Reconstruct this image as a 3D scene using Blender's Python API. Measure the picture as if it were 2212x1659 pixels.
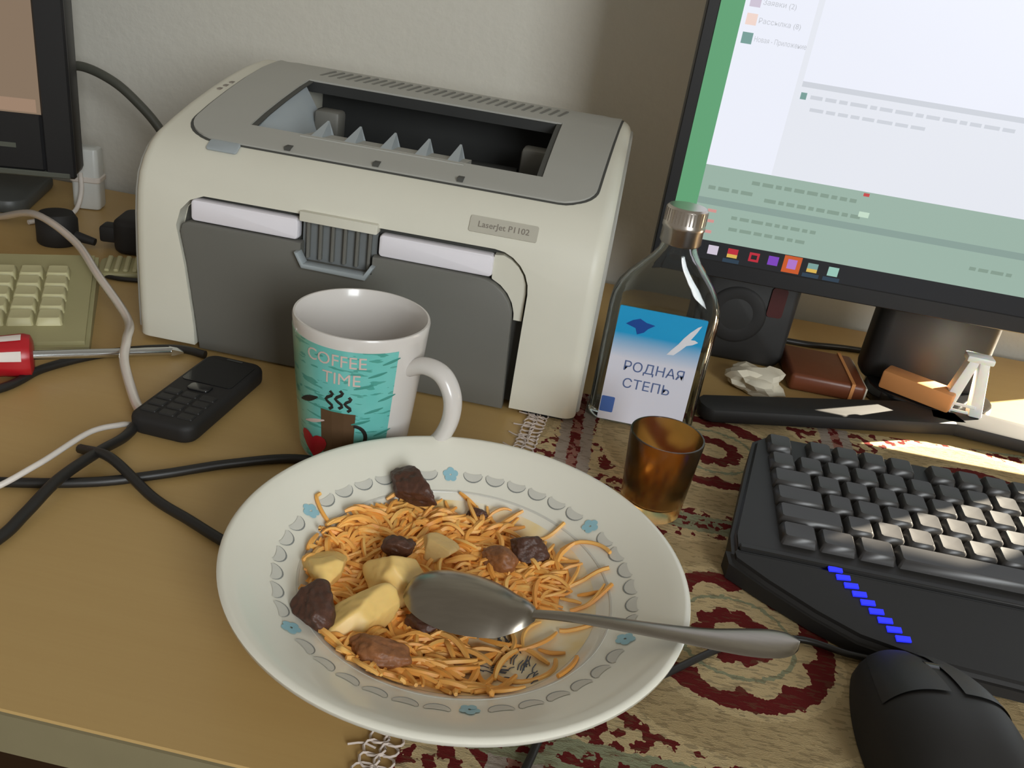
import bpy, bmesh, math, random
from mathutils import Vector, Matrix, noise as mnoise

# ------------------------------------------------------------------ camera, world, lights, exposure
scene = bpy.context.scene
for o in list(bpy.data.objects):
    bpy.data.objects.remove(o, do_unlink=True)
COL = scene.collection
R = math.radians

def lin(c):
    out = []
    for v in c[:3]:
        v = v / 255.0
        out.append(v / 12.92 if v <= 0.04045 else ((v + 0.055) / 1.055) ** 2.4)
    return tuple(out) + (1.0,)

cam_d = bpy.data.cameras.new('camera')
cam_d.sensor_fit = 'HORIZONTAL'
cam_d.sensor_width = 36.0
cam_d.lens = 36.0 * 1867.3 / 2212.0
cam_d.clip_start = 0.01
cam = bpy.data.objects.new('camera', cam_d)
COL.objects.link(cam)
rv = Vector((0.97807928, 0.15177771, 0.14256387))
uv_ = Vector((-0.19411289, 0.41675051, 0.8880536))
fv = Vector((-0.07537318, 0.89626031, -0.43707704))
m3 = Matrix((rv, uv_, -fv)).transposed()
cam.matrix_world = Matrix.Translation((0, 0, 0.3072)) @ m3.to_4x4()
scene.camera = cam

world = bpy.data.worlds.new('world')
scene.world = world
world.use_nodes = True
wb = world.node_tree.nodes['Background']
wb.inputs['Color'].default_value = (1.0, 0.92, 0.79, 1.0)
wb.inputs['Strength'].default_value = 0.27

sun_d = bpy.data.lights.new('sun', 'SUN')
sun_d.energy = 60.0
sun_d.angle = R(0.6)
sun_d.color = (1.0, 0.86, 0.68)
sun = bpy.data.objects.new('sun', sun_d)
COL.objects.link(sun)
sun.location = (2.0, 2.4, 1.2)
sun.rotation_euler = Vector((0.80, 0.50, 0.45)).to_track_quat('Z', 'Y').to_euler()

def area_light(name, loc, target, sx, sy, energy, color):
    d = bpy.data.lights.new(name, 'AREA')
    d.shape = 'RECTANGLE'
    d.size, d.size_y = sx, sy
    d.energy = energy
    d.color = color
    o = bpy.data.objects.new(name, d)
    COL.objects.link(o)
    o.location = loc
    o.rotation_euler = (Vector(loc) - Vector(target)).to_track_quat('Z', 'Y').to_euler()
    return o

# daylight entering by the big side window and by the narrow window behind the desk
area_light('side_window_daylight', (1.30, -1.42, 0.85), (-0.1, 0.8, 0.1), 0.95, 1.1, 54.0, (0.97, 1.0, 1.02))
area_light('back_window_daylight', (0.88, 1.10, 0.28), (0.1, 0.3, 0.0), 0.40, 0.40, 3.0, (0.86, 0.93, 1.0))

vs = scene.view_settings
vs.view_transform = 'Standard'
vs.look = 'None'
vs.exposure = 0.0
vs.gamma = 1.0
vs.use_curve_mapping = False

# ------------------------------------------------------------------ node helpers and materials
class S:
    """a tiny arithmetic wrapper over shader math nodes"""
    nt = None
    def __init__(self, v): self.v = v
    @staticmethod
    def op(o, *a):
        n = S.nt.nodes.new('ShaderNodeMath'); n.operation = o
        for i, x in enumerate(a):
            x = x.v if isinstance(x, S) else x
            if hasattr(x, 'is_linked'): S.nt.links.new(x, n.inputs[i])
            else: n.inputs[i].default_value = x
        return S(n.outputs[0])
    def __add__(s, o): return S.op('ADD', s, o)
    def __radd__(s, o): return S.op('ADD', s, o)
    def __sub__(s, o): return S.op('SUBTRACT', s, o)
    def __rsub__(s, o): return S.op('SUBTRACT', o, s)
    def __mul__(s, o): return S.op('MULTIPLY', s, o)
    def __rmul__(s, o): return S.op('MULTIPLY', s, o)
    def __truediv__(s, o): return S.op('DIVIDE', s, o)
    def __lt__(s, o): return S.op('LESS_THAN', s, o)
    def __gt__(s, o): return S.op('GREATER_THAN', s, o)

def cmix(fac, a, b):
    nt = S.nt
    n = nt.nodes.new('ShaderNodeMix'); n.data_type = 'RGBA'
    for sock, v in ((n.inputs['Factor'], fac), (n.inputs[6], a), (n.inputs[7], b)):
        if isinstance(v, S): v = v.v
        if hasattr(v, 'is_linked'): nt.links.new(v, sock)
        else: sock.default_value = v
    return n.outputs[2]

def nnoise(scale, detail=4.0, vec=None, stretch=None):
    nt = S.nt
    n = nt.nodes.new('ShaderNodeTexNoise')
    n.inputs['Scale'].default_value = scale
    n.inputs['Detail'].default_value = detail
    if vec is None:
        vec = nt.nodes.new('ShaderNodeTexCoord').outputs['Object']
    if stretch:
        mp = nt.nodes.new('ShaderNodeMapping')
        mp.inputs['Scale'].default_value = stretch
        nt.links.new(vec, mp.inputs['Vector']); vec = mp.outputs[0]
    nt.links.new(vec, n.inputs['Vector'])
    return n.outputs['Fac']

def setup(name):
    m = bpy.data.materials.new(name)
    m.use_nodes = True
    S.nt = m.node_tree
    return m, m.node_tree.nodes['Principled BSDF']

def put(b, key, v):
    if isinstance(v, S): v = v.v
    if hasattr(v, 'is_linked'): S.nt.links.new(v, b.inputs[key])
    else: b.inputs[key].default_value = v

def add_bump(b, h, strength, dist=0.001):
    n = S.nt.nodes.new('ShaderNodeBump')
    n.inputs['Strength'].default_value = strength
    n.inputs['Distance'].default_value = dist
    S.nt.links.new(h.v if isinstance(h, S) else h, n.inputs['Height'])
    S.nt.links.new(n.outputs[0], b.inputs['Normal'])

def mat(name, c, rough=0.5, metal=0.0, var=0.06, scale=60.0, bump=0.0, spec=0.5, coat=0.0, trans=0.0, ior=1.5, stretch=None, sss=0.0):
    m, b = setup(name)
    L = lin(c)
    dark = tuple(max(0, v * (1 - var)) for v in L[:3]) + (1,)
    lite = tuple(min(1, v * (1 + var)) for v in L[:3]) + (1,)
    f = nnoise(scale, 4.0, None, stretch)
    put(b, 'Base Color', cmix(f, dark, lite))
    put(b, 'Roughness', rough); put(b, 'Metallic', metal)
    put(b, 'Specular IOR Level', spec); put(b, 'Coat Weight', coat)
    put(b, 'Transmission Weight', trans); put(b, 'IOR', ior)
    if sss:
        put(b, 'Subsurface Weight', sss); b.inputs['Subsurface Radius'].default_value = (0.004, 0.002, 0.001)
    if bump: add_bump(b, f, bump)
    return m

def emat(name, c, strength=1.0, var=0.02, scale=8.0):
    """a lit screen area or a lamp: gives off light"""
    m, b = setup(name)
    L = lin(c)
    f = nnoise(scale, 2.0)
    dark = tuple(v * (1 - var) for v in L[:3]) + (1,)
    put(b, 'Base Color', (0.01, 0.01, 0.01, 1))
    put(b, 'Emission Color', cmix(f, dark, L))
    put(b, 'Emission Strength', strength)
    put(b, 'Roughness', 0.35); put(b, 'Specular IOR Level', 0.2)
    return m

M = {}
M['white_plastic'] = mat('printer_plastic', (214, 211, 196), 0.45, var=0.03, scale=25)
M['grey_cover'] = mat('printer_grey_cover', (163, 162, 155), 0.5, var=0.03, scale=25)
M['door_grey'] = mat('printer_door_grey', (106, 105, 99), 0.5, var=0.04, scale=25)
M['tray_blue'] = mat('tray_grey_blue', (158, 166, 170), 0.45, var=0.03)
M['lip_light'] = mat('ledge_light', (232, 228, 234), 0.4, var=0.02)
M['seam'] = mat('dark_seam', (70, 70, 66), 0.7)
M['bay_black'] = mat('bay_black', (38, 39, 38), 0.6, var=0.15)
M['badge'] = mat('badge_grey', (182, 178, 164), 0.5)
M['badge_text'] = mat('badge_text', (128, 120, 110), 0.5)
M['notch'] = mat('notch_grey', (112, 116, 117), 0.5)
M['ceramic'] = mat('ceramic_white', (208, 203, 198), 0.25, var=0.02, scale=20, coat=0.3)
M['plate'] = mat('plate_ceramic', (233, 230, 216), 0.22, var=0.02, scale=14, coat=0.3)
M['motif_grey'] = mat('motif_grey', (208, 206, 196), 0.35, var=0.1)
M['motif_dark'] = mat('motif_dark', (132, 134, 130), 0.35)
M['motif_blue'] = mat('motif_blue', (150, 194, 206), 0.35)
M['sketch'] = mat('print_dark', (66, 70, 80), 0.4)
M['steel'] = mat('steel', (150, 143, 132), 0.28, 1.0, var=0.12, scale=90, stretch=(1, 6, 1))
M['chrome'] = mat('chrome', (205, 208, 210), 0.16, 1.0, var=0.03)
M['black'] = mat('black_plastic', (34, 33, 32), 0.5, var=0.12, scale=120)
M['black_soft'] = mat('black_matte', (30, 28, 27), 0.65, var=0.1, scale=160)
M['black_gloss'] = mat('black_gloss', (24, 24, 25), 0.16, var=0.05, coat=0.3)
M['key_black'] = mat('key_black', (56, 54, 53), 0.36, var=0.08, scale=100)
M['cable_black'] = mat('cable_rubber', (32, 30, 28), 0.45, var=0.08)
M['cable_grey'] = mat('cable_grey', (74, 74, 66), 0.5)
M['cable_white'] = mat('cable_white', (214, 206, 198), 0.45)
M['screen_off'] = mat('bezel_black', (28, 28, 30), 0.4)
M['silver_strip'] = mat('silver_strip', (112, 116, 108), 0.35, 0.6)
M['stand_grey'] = mat('stand_grey', (72, 74, 72), 0.45)
M['beige_body'] = mat('aged_beige', (166, 160, 118), 0.55, var=0.06, scale=40)
M['beige_key'] = mat('aged_beige_key', (190, 184, 142), 0.5, var=0.05, scale=60)
M['red'] = mat('red_plastic', (178, 26, 36), 0.35)
M['stripe_white'] = mat('stripe_white', (225, 215, 208), 0.35)
M['brown'] = mat('brown_leather', (112, 60, 36), 0.4, var=0.1, scale=80, bump=0.15)
M['tan_wood'] = mat('tan_wood', (214, 146, 88), 0.5, var=0.1, scale=50, stretch=(1, 8, 1))
M['white_clip'] = mat('white_clip', (240, 242, 240), 0.4, sss=1.0)
M['paper'] = mat('white_paper', (214, 206, 186), 0.7, var=0.08, scale=50)
M['dark_red'] = mat('dark_red', (74, 22, 20), 0.5)
M['potato'] = mat('potato', (230, 194, 118), 0.45, var=0.14, scale=70, sss=0.2)
M['onion'] = mat('onion', (212, 178, 116), 0.35, var=0.12, scale=50, sss=0.2)
M['meat'] = mat('meat', (78, 48, 34), 0.5, var=0.6, scale=260, bump=0.9)
M['meat2'] = mat('meat_light', (138, 88, 50), 0.5, var=0.5, scale=260, bump=0.9)
M['metal_cap'] = mat('cap_silver', (198, 190, 182), 0.28, 1.0)
M['lace'] = mat('lace_thread', (196, 182, 172), 0.8, var=0.15, scale=200)
M['edge_band'] = mat('desk_edge_band', (132, 122, 92), 0.6)
M['carcass'] = mat('desk_panel', (116, 92, 60), 0.6)
M['frame_white'] = mat('window_frame', (225, 225, 220), 0.4)
M['cream_plug'] = mat('cream_plug', (206, 208, 204), 0.4)
M['mug_brown'] = mat('mug_print_brown', (92, 70, 50), 0.35, var=0.15, scale=80)
M['mug_red'] = mat('mug_print_red', (170, 24, 42), 0.35)
M['mug_dark'] = mat('mug_print_dark', (40, 40, 38), 0.35)
M['mug_teal2'] = mat('mug_print_dark_teal', (62, 140, 128), 0.3)
M['mug_text'] = mat('mug_print_text', (206, 184, 176), 0.35)
M['ink_blue'] = mat('label_ink', (88, 106, 150), 0.45)
M['ink_dark'] = mat('label_dark_blue', (18, 70, 150), 0.45)
M['ink_mid'] = mat('label_mid_blue', (74, 108, 178), 0.45)
M['ink_white'] = mat('label_white', (226, 226, 232), 0.45)

# screen colours (light-giving)
def E(name, c, s=1.0): M[name] = emat(name, c, s)
E('s_white', (236, 239, 250)); E('s_white2', (229, 232, 240)); E('s_green', (96, 160, 116)); E('s_sage', (154, 178, 165))
E('s_sage2', (136, 158, 150)); E('s_black', (32, 33, 36)); E('s_grey', (206, 210, 218)); E('s_text', (196, 199, 206))
E('s_text2', (132, 154, 140)); E('s_red', (196, 72, 74)); E('s_pink', (208, 148, 142)); E('s_lite', (196, 220, 200))
E('s_navy', (44, 62, 78)); E('s_orange', (196, 88, 40)); E('s_purple', (122, 66, 182)); E('s_lilac', (172, 116, 196))
E('s_yellow', (214, 178, 84)); E('s_crimson', (184, 42, 58)); E('s_mint', (150, 194, 180)); E('s_teal', (84, 150, 140))
E('s_peach', (240, 214, 204)); E('s_mauve', (206, 196, 212)); E('s_dgreen', (120, 158, 152)); E('s_brown', (150, 128, 106), 0.75); E('s_brown2', (176, 146, 122), 0.75)
E('led_streak_blue', (34, 44, 255), 1.3)  # glow for the smeared light dashes, no lamp of the keyboard

def glass_mat(name, c, rough=0.03, ior=1.45):
    m, b = setup(name)
    f = nnoise(30, 2)
    L = lin(c)
    put(b, 'Base Color', cmix(f, tuple(v * 0.96 for v in L[:3]) + (1,), L))
    put(b, 'Roughness', rough); put(b, 'Transmission Weight', 1.0); put(b, 'IOR', ior)
    return m
M['glass'] = glass_mat('clear_glass', (226, 230, 228))
M['amber'] = glass_mat('amber_glass', (255, 206, 128), 0.18)
M['tubing'] = mat('milky_tubing', (226, 214, 204), 0.3, trans=0.45, var=0.03)

def pane_mat():
    m, b = setup('window_pane')
    nt = m.node_tree
    t = nt.nodes.new('ShaderNodeBsdfTransparent'); t.inputs[0].default_value = (0.96, 0.98, 0.98, 1)
    g = nt.nodes.new('ShaderNodeBsdfGlossy'); g.inputs['Roughness'].default_value = 0.02
    mx = nt.nodes.new('ShaderNodeMixShader'); mx.inputs[0].default_value = 0.06
    nt.links.new(t.outputs[0], mx.inputs[1]); nt.links.new(g.outputs[0], mx.inputs[2])
    nt.links.new(mx.outputs[0], nt.nodes['Material Output'].inputs[0])
    return m
M['pane'] = pane_mat()

def wall_mat():
    m, b = setup('wallpaper')
    f = nnoise(5, 3)
    g = nnoise(140, 6, None, (1, 1, 1))
    v = S.nt.nodes.new('ShaderNodeTexVoronoi'); v.inputs['Scale'].default_value = 70; v.feature = 'SMOOTH_F1'
    tc = S.nt.nodes.new('ShaderNodeTexCoord'); S.nt.links.new(tc.outputs['Object'], v.inputs['Vector'])
    base = cmix(f, lin((204, 201, 190)), lin((212, 209, 199)))
    put(b, 'Base Color', cmix(S(g) * 0.25, base, lin((186, 182, 170))))
    put(b, 'Roughness', 0.75)
    add_bump(b, S(g) * 0.6 + S(v.outputs['Distance']) * 0.5, 0.35, 0.002)
    return m
M['wall'] = wall_mat()

def wood_mat(name, c1, c2, c3):
    m, b = setup(name)
    f = nnoise(7, 5, None, (0.6, 9, 3))
    g = nnoise(60, 4, None, (0.25, 9, 3))
    h = nnoise(3.0, 2)
    col = cmix(f, lin(c1), lin(c2))
    col = cmix(S(g) * 0.35, col, lin(c3))
    col = cmix(S(h) * 0.35, col, lin(c2))
    put(b, 'Base Color', col); put(b, 'Roughness', 0.42)
    return m
M['beech'] = wood_mat('beech_laminate', (192, 162, 106), (182, 150, 95), (170, 134, 82))
M['floor'] = wood_mat('floor_wood', (92, 66, 44), (78, 56, 38), (60, 42, 28))

def cloth_mat():
    """tapestry tablecloth: rows of scalloped medallions in cream and burgundy with grey and green bands"""
    m, b = setup('tapestry')
    nt = S.nt
    tc = nt.nodes.new('ShaderNodeTexCoord')
    wob = nt.nodes.new('ShaderNodeTexNoise'); wob.inputs['Scale'].default_value = 260; wob.inputs['Detail'].default_value = 2
    nt.links.new(tc.outputs['Object'], wob.inputs['Vector'])
    sp = nt.nodes.new('ShaderNodeSeparateXYZ'); nt.links.new(tc.outputs['Object'], sp.inputs[0])
    sw = nt.nodes.new('ShaderNodeSeparateColor'); nt.links.new(wob.outputs['Color'], sw.inputs[0])
    x = S(sp.outputs[0]) + (S(sw.outputs[0]) - 0.5) * 0.006
    y = S(sp.outputs[1]) + (S(sw.outputs[1]) - 0.5) * 0.006
    P = 0.205
    cx = S.op('FLOORED_MODULO', x - 0.108 + P / 2, P) - P / 2
    cy = S.op('FLOORED_MODULO', y - 0.378 + P / 2, P) - P / 2
    r = S.op('SQRT', cx * cx + cy * cy)
    th = S.op('ARCTAN2', cy, cx)
    scal = S.op('ABSOLUTE', S.op('COSINE', th * 5.0))
    r1 = scal * 0.0075 + 0.0370
    ax_, ay_ = S.op('ABSOLUTE', cx), S.op('ABSOLUTE', cy)
    cream, burg = lin((238, 218, 172)), lin((134, 44, 44))
    olive, greyl, green = lin((220, 198, 152)), lin((206, 192, 178)), lin((184, 186, 152))
    pink = lin((196, 142, 126))
    weave = nnoise(900, 3, None, (1.0, 2.2, 1))
    blot = nnoise(120, 3)
    col = cmix(S(blot) > 0.52, cream, burg)                      # corners: burgundy blossoms on cream
    col = cmix(ax_ > 0.090, col, greyl)
    col = cmix((ax_ > 0.0985), col, cmix(S(blot) > 0.5, pink, burg))
    col = cmix(ay_ > 0.0935, col, green)
    col = cmix((ay_ > 0.0975) * (S(blot) > 0.5), col, burg)
    col = cmix(r < 0.0885, col, cream)
    col = cmix(r < 0.0845, col, olive)
    col = cmix(r < 0.0585, col, cream)
    col = cmix(r < 0.0535, col, burg)
    col = cmix(r < r1, col, cream)
    col = cmix((r < 0.019 + scal * 0.004) * (r > 0.011), col, burg)
    col = cmix((r < 0.033) * (r > 0.0305), col, green)
    col = cmix(S(weave) * 0.5, col, cmix(0.25, col, lin((110, 84, 60))))
    thread = nnoise(300, 3, None, (0.45, 1.9, 1))
    col = cmix((S(thread) > 0.57) * 0.38, col, lin((128, 102, 74)))
    put(b, 'Base Color', col); put(b, 'Roughness', 0.9); put(b, 'Specular IOR Level', 0.15)
    add_bump(b, S(weave) + S(thread), 0.45, 0.0015)
    return m
M['cloth'] = cloth_mat()

def mug_mat():
    m, b = setup('mug_print_teal')
    tc = S.nt.nodes.new('ShaderNodeTexCoord')
    sp = S.nt.nodes.new('ShaderNodeSeparateXYZ'); S.nt.links.new(tc.outputs['Object'], sp.inputs[0])
    f = nnoise(30, 3)
    w = nnoise(110, 2, None, (0.6, 0.6, 3.0))
    left = S.op('MULTIPLY', S.op('SUBTRACT', -0.012, S(sp.outputs[0])), 40.0); left = S.op('MAXIMUM', S.op('MINIMUM', left, 1.0), 0.0)
    col = cmix(f, lin((92, 178, 170)), lin((118, 196, 190)))
    col = cmix(left, col, cmix(f, lin((112, 160, 120)), lin((150, 182, 150))))
    col = cmix((S(w) > 0.6) * 0.7, col, lin((54, 138, 124)))
    put(b, 'Base Color', col); put(b, 'Roughness', 0.28); put(b, 'Coat Weight', 0.3)
    return m
M['mug_teal'] = mug_mat()

def label_mat():
    m, b = setup('bottle_label')
    tc = S.nt.nodes.new('ShaderNodeTexCoord')
    sp = S.nt.nodes.new('ShaderNodeSeparateXYZ'); S.nt.links.new(tc.outputs['Object'], sp.inputs[0])
    t = S.op('MINIMUM', S.op('MAXIMUM', (S(sp.outputs[2]) - 0.056) / 0.020, 0.0), 1.0)
    n = nnoise(40, 2)
    put(b, 'Base Color', cmix(t, lin((216, 216, 228)), cmix(n, lin((24, 150, 206)), lin((30, 160, 212)))))
    put(b, 'Roughness', 0.4)
    return m
M['label'] = label_mat()

def strand_mat():
    m, b = setup('stewed_strands')
    g = S.nt.nodes.new('ShaderNodeNewGeometry')
    f = nnoise(60, 2)
    c = cmix(g.outputs['Random Per Island'], lin((238, 166, 74)), lin((250, 204, 118)))
    put(b, 'Base Color', cmix(S(f) * 0.45, c, lin((222, 138, 54))))
    put(b, 'Roughness', 0.5); put(b, 'Subsurface Weight', 0.15); b.inputs['Subsurface Radius'].default_value = (0.003, 0.0015, 0.0006)
    return m
M['strands'] = strand_mat()

def sauce_mat():
    m, b = setup('sauce_film')
    f = nnoise(38, 3)
    g = S.op('MINIMUM', S.op('MAXIMUM', (S(f) - 0.40) * 3.0, 0.0), 1.0)
    put(b, 'Base Color', cmix(g, lin((240, 232, 208)), lin((238, 208, 138)))); put(b, 'Roughness', 0.18)
    return m
M['sauce'] = sauce_mat()

# ------------------------------------------------------------------ mesh helpers
def obj(name, bm, material, parent=None, smooth=None, kind=None, label=None):
    if isinstance(bm, bmesh.types.BMesh):
        me = bpy.data.meshes.new(name)
        bm.normal_update()
        bm.to_mesh(me); bm.free()
    else:
        me = bm
    if material is not None and not me.materials:
        me.materials.append(M[material])
    if smooth is not None:
        for p in me.polygons: p.use_smooth = True
        if smooth < 180:
            me.set_sharp_from_angle(angle=R(smooth))
    o = bpy.data.objects.new(name, me)
    COL.objects.link(o)
    if parent is not None: o.parent = parent
    if kind: o['kind'] = kind
    if label: o['label'] = label
    return o

def tag(o, label, cat, group=None, kind=None):
    o['label'] = label; o['category'] = cat
    if group: o['group'] = group
    if kind: o['kind'] = kind
    return o

def thing(name, label, cat, loc=(0, 0, 0), rz=0.0, group=None):
    o = bpy.data.objects.new(name, None)
    o.empty_display_size = 0.02
    COL.objects.link(o)
    o.location = loc; o.rotation_euler = (0, 0, rz)
    return tag(o, label, cat, group)

def shift(bm, v):
    bmesh.ops.translate(bm, verts=bm.verts, vec=Vector(v)); return bm

def box(x0, x1, y0, y1, z0, z1, bevel=0.0, seg=2, bm=None):
    b = bmesh.new()
    bmesh.ops.create_cube(b, size=1.0)
    for v in b.verts:
        v.co = Vector(((x0 + x1) / 2 + v.co.x * (x1 - x0), (y0 + y1) / 2 + v.co.y * (y1 - y0), (z0 + z1) / 2 + v.co.z * (z1 - z0)))
    if bevel:
        bmesh.ops.bevel(b, geom=list(b.edges), offset=bevel, segments=seg, affect='EDGES', profile=0.5)
    if bm is None: return b
    return merge(bm, b)

def merge(a, b):
    me = bpy.data.meshes.new('tmp'); b.to_mesh(me); b.free()
    a.from_mesh(me); bpy.data.meshes.remove(me)
    return a

def prism(poly, y0, y1, axis='y', bevel=0.0, seg=2):
    """extrude a polygon given as (x,z) along y, or (x,y) along z, or (y,z) along x"""
    b = bmesh.new()
    def P(p, t):
        if axis == 'y': return (p[0], t, p[1])
        if axis == 'z': return (p[0], p[1], t)
        return (t, p[0], p[1])
    v0 = [b.verts.new(P(p, y0)) for p in poly]
    v1 = [b.verts.new(P(p, y1)) for p in poly]
    n = len(poly)
    b.faces.new(v0); b.faces.new(list(reversed(v1)))
    for i in range(n):
        j = (i + 1) % n
        b.faces.new((v0[i], v1[i], v1[j], v0[j]))
    bmesh.ops.recalc_face_normals(b, faces=b.faces)
    if bevel:
        ed = [e for e in b.edges if (e.verts[0] in v0) == (e.verts[1] in v0)]
        bmesh.ops.bevel(b, geom=ed, offset=bevel, segments=seg, affect='EDGES', profile=0.5)
    return b

def lathe(prof, n=64, a0=0.0, a1=2 * math.pi, cap=True):
    b = bmesh.new()
    full = abs(a1 - a0 - 2 * math.pi) < 1e-6
    rings = []
    m = n if full else n + 1
    for (r, z) in prof:
        if r < 1e-6:
            rings.append([b.verts.new((0, 0, z))])
        else:
            rings.append([b.verts.new((r * math.cos(a0 + (a1 - a0) * i / n), r * math.sin(a0 + (a1 - a0) * i / n), z)) for i in range(m)])
    for A, B in zip(rings, rings[1:]):
        for i in range(n):
            j = (i + 1) % m
            if len(A) == 1 and len(B) == 1: continue
            if len(A) == 1: b.faces.new((A[0], B[j], B[i]))
            elif len(B) == 1: b.faces.new((A[i], A[j], B[0]))
            else: b.faces.new((A[i], A[j], B[j], B[i]))
    bmesh.ops.recalc_face_normals(b, faces=b.faces)
    return b

def catmull(pts, n=10):
    P = [Vector(p) for p in pts]
    P = [P[0] * 2 - P[1]] + P + [P[-1] * 2 - P[-2]]
    out = []
    for i in range(1, len(P) - 2):
        a, b_, c, d = P[i - 1:i + 3]
        for k in range(n):
            t = k / n
            out.append(0.5 * ((2 * b_) + (c - a) * t + (2 * a - 5 * b_ + 4 * c - d) * t * t + (3 * b_ - a - 3 * c + d) * t ** 3))
    out.append(P[-2])
    return out

def tube(pts, r, sides=8, bm=None, flat=1.0, cap=True):
    b = bm or bmesh.new()
    rings = []
    n = len(pts)
    rr = r if callable(r) else (lambda t: r)
    up = Vector((0, 0, 1))
    for i, p in enumerate(pts):
        t = (pts[min(i + 1, n - 1)] - pts[max(i - 1, 0)])
        t = t.normalized() if t.length > 1e-9 else Vector((1, 0, 0))
        s = t.cross(up)
        if s.length < 1e-3: s = t.cross(Vector((0, 1, 0)))
        s.normalize(); u = s.cross(t)
        rad = rr(i / max(1, n - 1))
        rings.append([b.verts.new(p + s * (rad * math.cos(2 * math.pi * k / sides)) + u * (rad * flat * math.sin(2 * math.pi * k / sides))) for k in range(sides)])
    for A, B in zip(rings, rings[1:]):
        for k in range(sides):
            j = (k + 1) % sides
            b.faces.new((A[k], A[j], B[j], B[k]))
    if cap:
        b.faces.new(list(reversed(rings[0]))); b.faces.new(rings[-1])
    return b

def cyl(p0, p1, r0, r1=None, sides=24):
    r1 = r0 if r1 is None else r1
    return tube([Vector(p0), Vector(p1)], lambda t: r0 + (r1 - r0) * t, sides)

def rrect(x0, x1, y0, y1, r, n=6):
    rs = r if isinstance(r, (list, tuple)) else (r, r, r, r)
    out = []
    for (cx, cy, a, q) in ((x1 - rs[0], y1 - rs[0], 0, rs[0]), (x0 + rs[1], y1 - rs[1], 90, rs[1]), (x0 + rs[2], y0 + rs[2], 180, rs[2]), (x1 - rs[3], y0 + rs[3], 270, rs[3])):
        for k in range(n + 1):
            t = R(a + 90 * k / n)
            out.append((cx + q * math.cos(t), cy + q * math.sin(t)))
    return out

def text_bm(body, size, ext=0.0001, bold=0.0):
    c = bpy.data.curves.new('txt', 'FONT')
    c.body = body; c.size = size; c.extrude = ext; c.align_x = 'CENTER'; c.align_y = 'CENTER'; c.resolution_u = 3; c.offset = bold
    o = bpy.data.objects.new('txt', c); COL.objects.link(o)
    dg = bpy.context.evaluated_depsgraph_get(); dg.update()
    me = bpy.data.meshes.new_from_object(o.evaluated_get(dg))
    b = bmesh.new(); b.from_mesh(me)
    bpy.data.meshes.remove(me); bpy.data.objects.remove(o, do_unlink=True); bpy.data.curves.remove(c)
    return b

def stand_up(b):
    """turn a flat xy drawing so that it faces -y (its y becomes z)"""
    bmesh.ops.rotate(b, verts=b.verts, cent=(0, 0, 0), matrix=Matrix.Rotation(R(90), 3, 'X')); return b

def boolean(bm_a, cutters):
    me = bpy.data.meshes.new('a'); bm_a.to_mesh(me); bm_a.free()
    o = bpy.data.objects.new('a', me); COL.objects.link(o)
    cs = []
    for c in cutters:
        cm = bpy.data.meshes.new('c'); c.to_mesh(cm); c.free()
        co = bpy.data.objects.new('c', cm); COL.objects.link(co); cs.append(co)
        md = o.modifiers.new('b', 'BOOLEAN'); md.operation = 'DIFFERENCE'; md.object = co; md.solver = 'EXACT'
    dg = bpy.context.evaluated_depsgraph_get(); dg.update()
    out = bpy.data.meshes.new_from_object(o.evaluated_get(dg))
    for x in [o] + cs:
        d = x.data; bpy.data.objects.remove(x, do_unlink=True); bpy.data.meshes.remove(d)
    return out

# ------------------------------------------------------------------ the setting
def struct(name, bm, m, smooth=None):
    o = obj(name, bm, m, None, smooth); o['kind'] = 'structure'; return o

def cat_struct(o, label, cat):
    o['label'] = label; o['category'] = cat; return o

WX0, WX1, WZ0, WZ1 = 0.62, 1.13, 0.03, 1.25  # opening sized to limit where the sun lands on the desk
wb_ = box(-1.9, WX0, 0.95, 0.99, -0.74, 1.7)
box(WX1, 1.27, 0.95, 0.99, -0.74, 1.7, bm=wb_)
box(WX0, WX1, 0.95, 0.99, -0.74, WZ0, bm=wb_)
box(WX0, WX1, 0.95, 0.99, WZ1, 1.7, bm=wb_)
cat_struct(struct('wall_back', wb_, 'wall'), 'pale embossed wallpaper wall behind the printer', 'wall')
wr = box(1.17, 1.27, -0.85, 0.95, -0.74, 1.7)
box(1.17, 1.27, -2.3, -1.95, -0.74, 1.7, bm=wr)
box(1.17, 1.27, -1.95, -0.85, -0.74, 0.25, bm=wr)
box(1.17, 1.27, -1.95, -0.85, 1.45, 1.7, bm=wr)
cat_struct(struct('wall_right', wr, 'wall'), 'side wall with a wide window to the right of the desk', 'wall')
cat_struct(struct('floor', box(-1.9, 1.27, -2.3, 0.95, -0.76, -0.74), 'floor'), 'dark wooden floor under the desk', 'floor')

def window(name, label, axis, a0, a1, z0, z1, c):
    w = thing(name, label, 'window', (0, 0, 0)); w['kind'] = 'structure'
    fr = bmesh.new()
    t = 0.035
    mid = (a0 + a1) / 2
    for (p, q, u, v) in ((a0, a0 + t, z0, z1), (a1 - t, a1, z0, z1), (a0 + t, a1 - t, z0, z0 + t), (a0 + t, a1 - t, z1 - t, z1)):
        if axis == 'x': box(p, q, c - 0.014, c + 0.014, u, v, bm=fr)
        else: box(c - 0.014, c + 0.014, p, q, u, v, bm=fr)
    obj('window_frame', fr, 'frame_white', w)
    if axis == 'x': pn = box(a0 + t, a1 - t, c - 0.002, c + 0.002, z0 + t, z1 - t)
    else: pn = box(c - 0.002, c + 0.002, a0 + t, a1 - t, z0 + t, z1 - t)
    obj('pane', pn, 'pane', w)
window('window_1', 'narrow bright window in the wall behind the right monitor', 'x', WX0, WX1, WZ0, WZ1, 0.975)
window('window_2', 'wide window in the side wall', 'y', -1.95, -0.85, 0.25, 1.45, 1.24)
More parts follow.
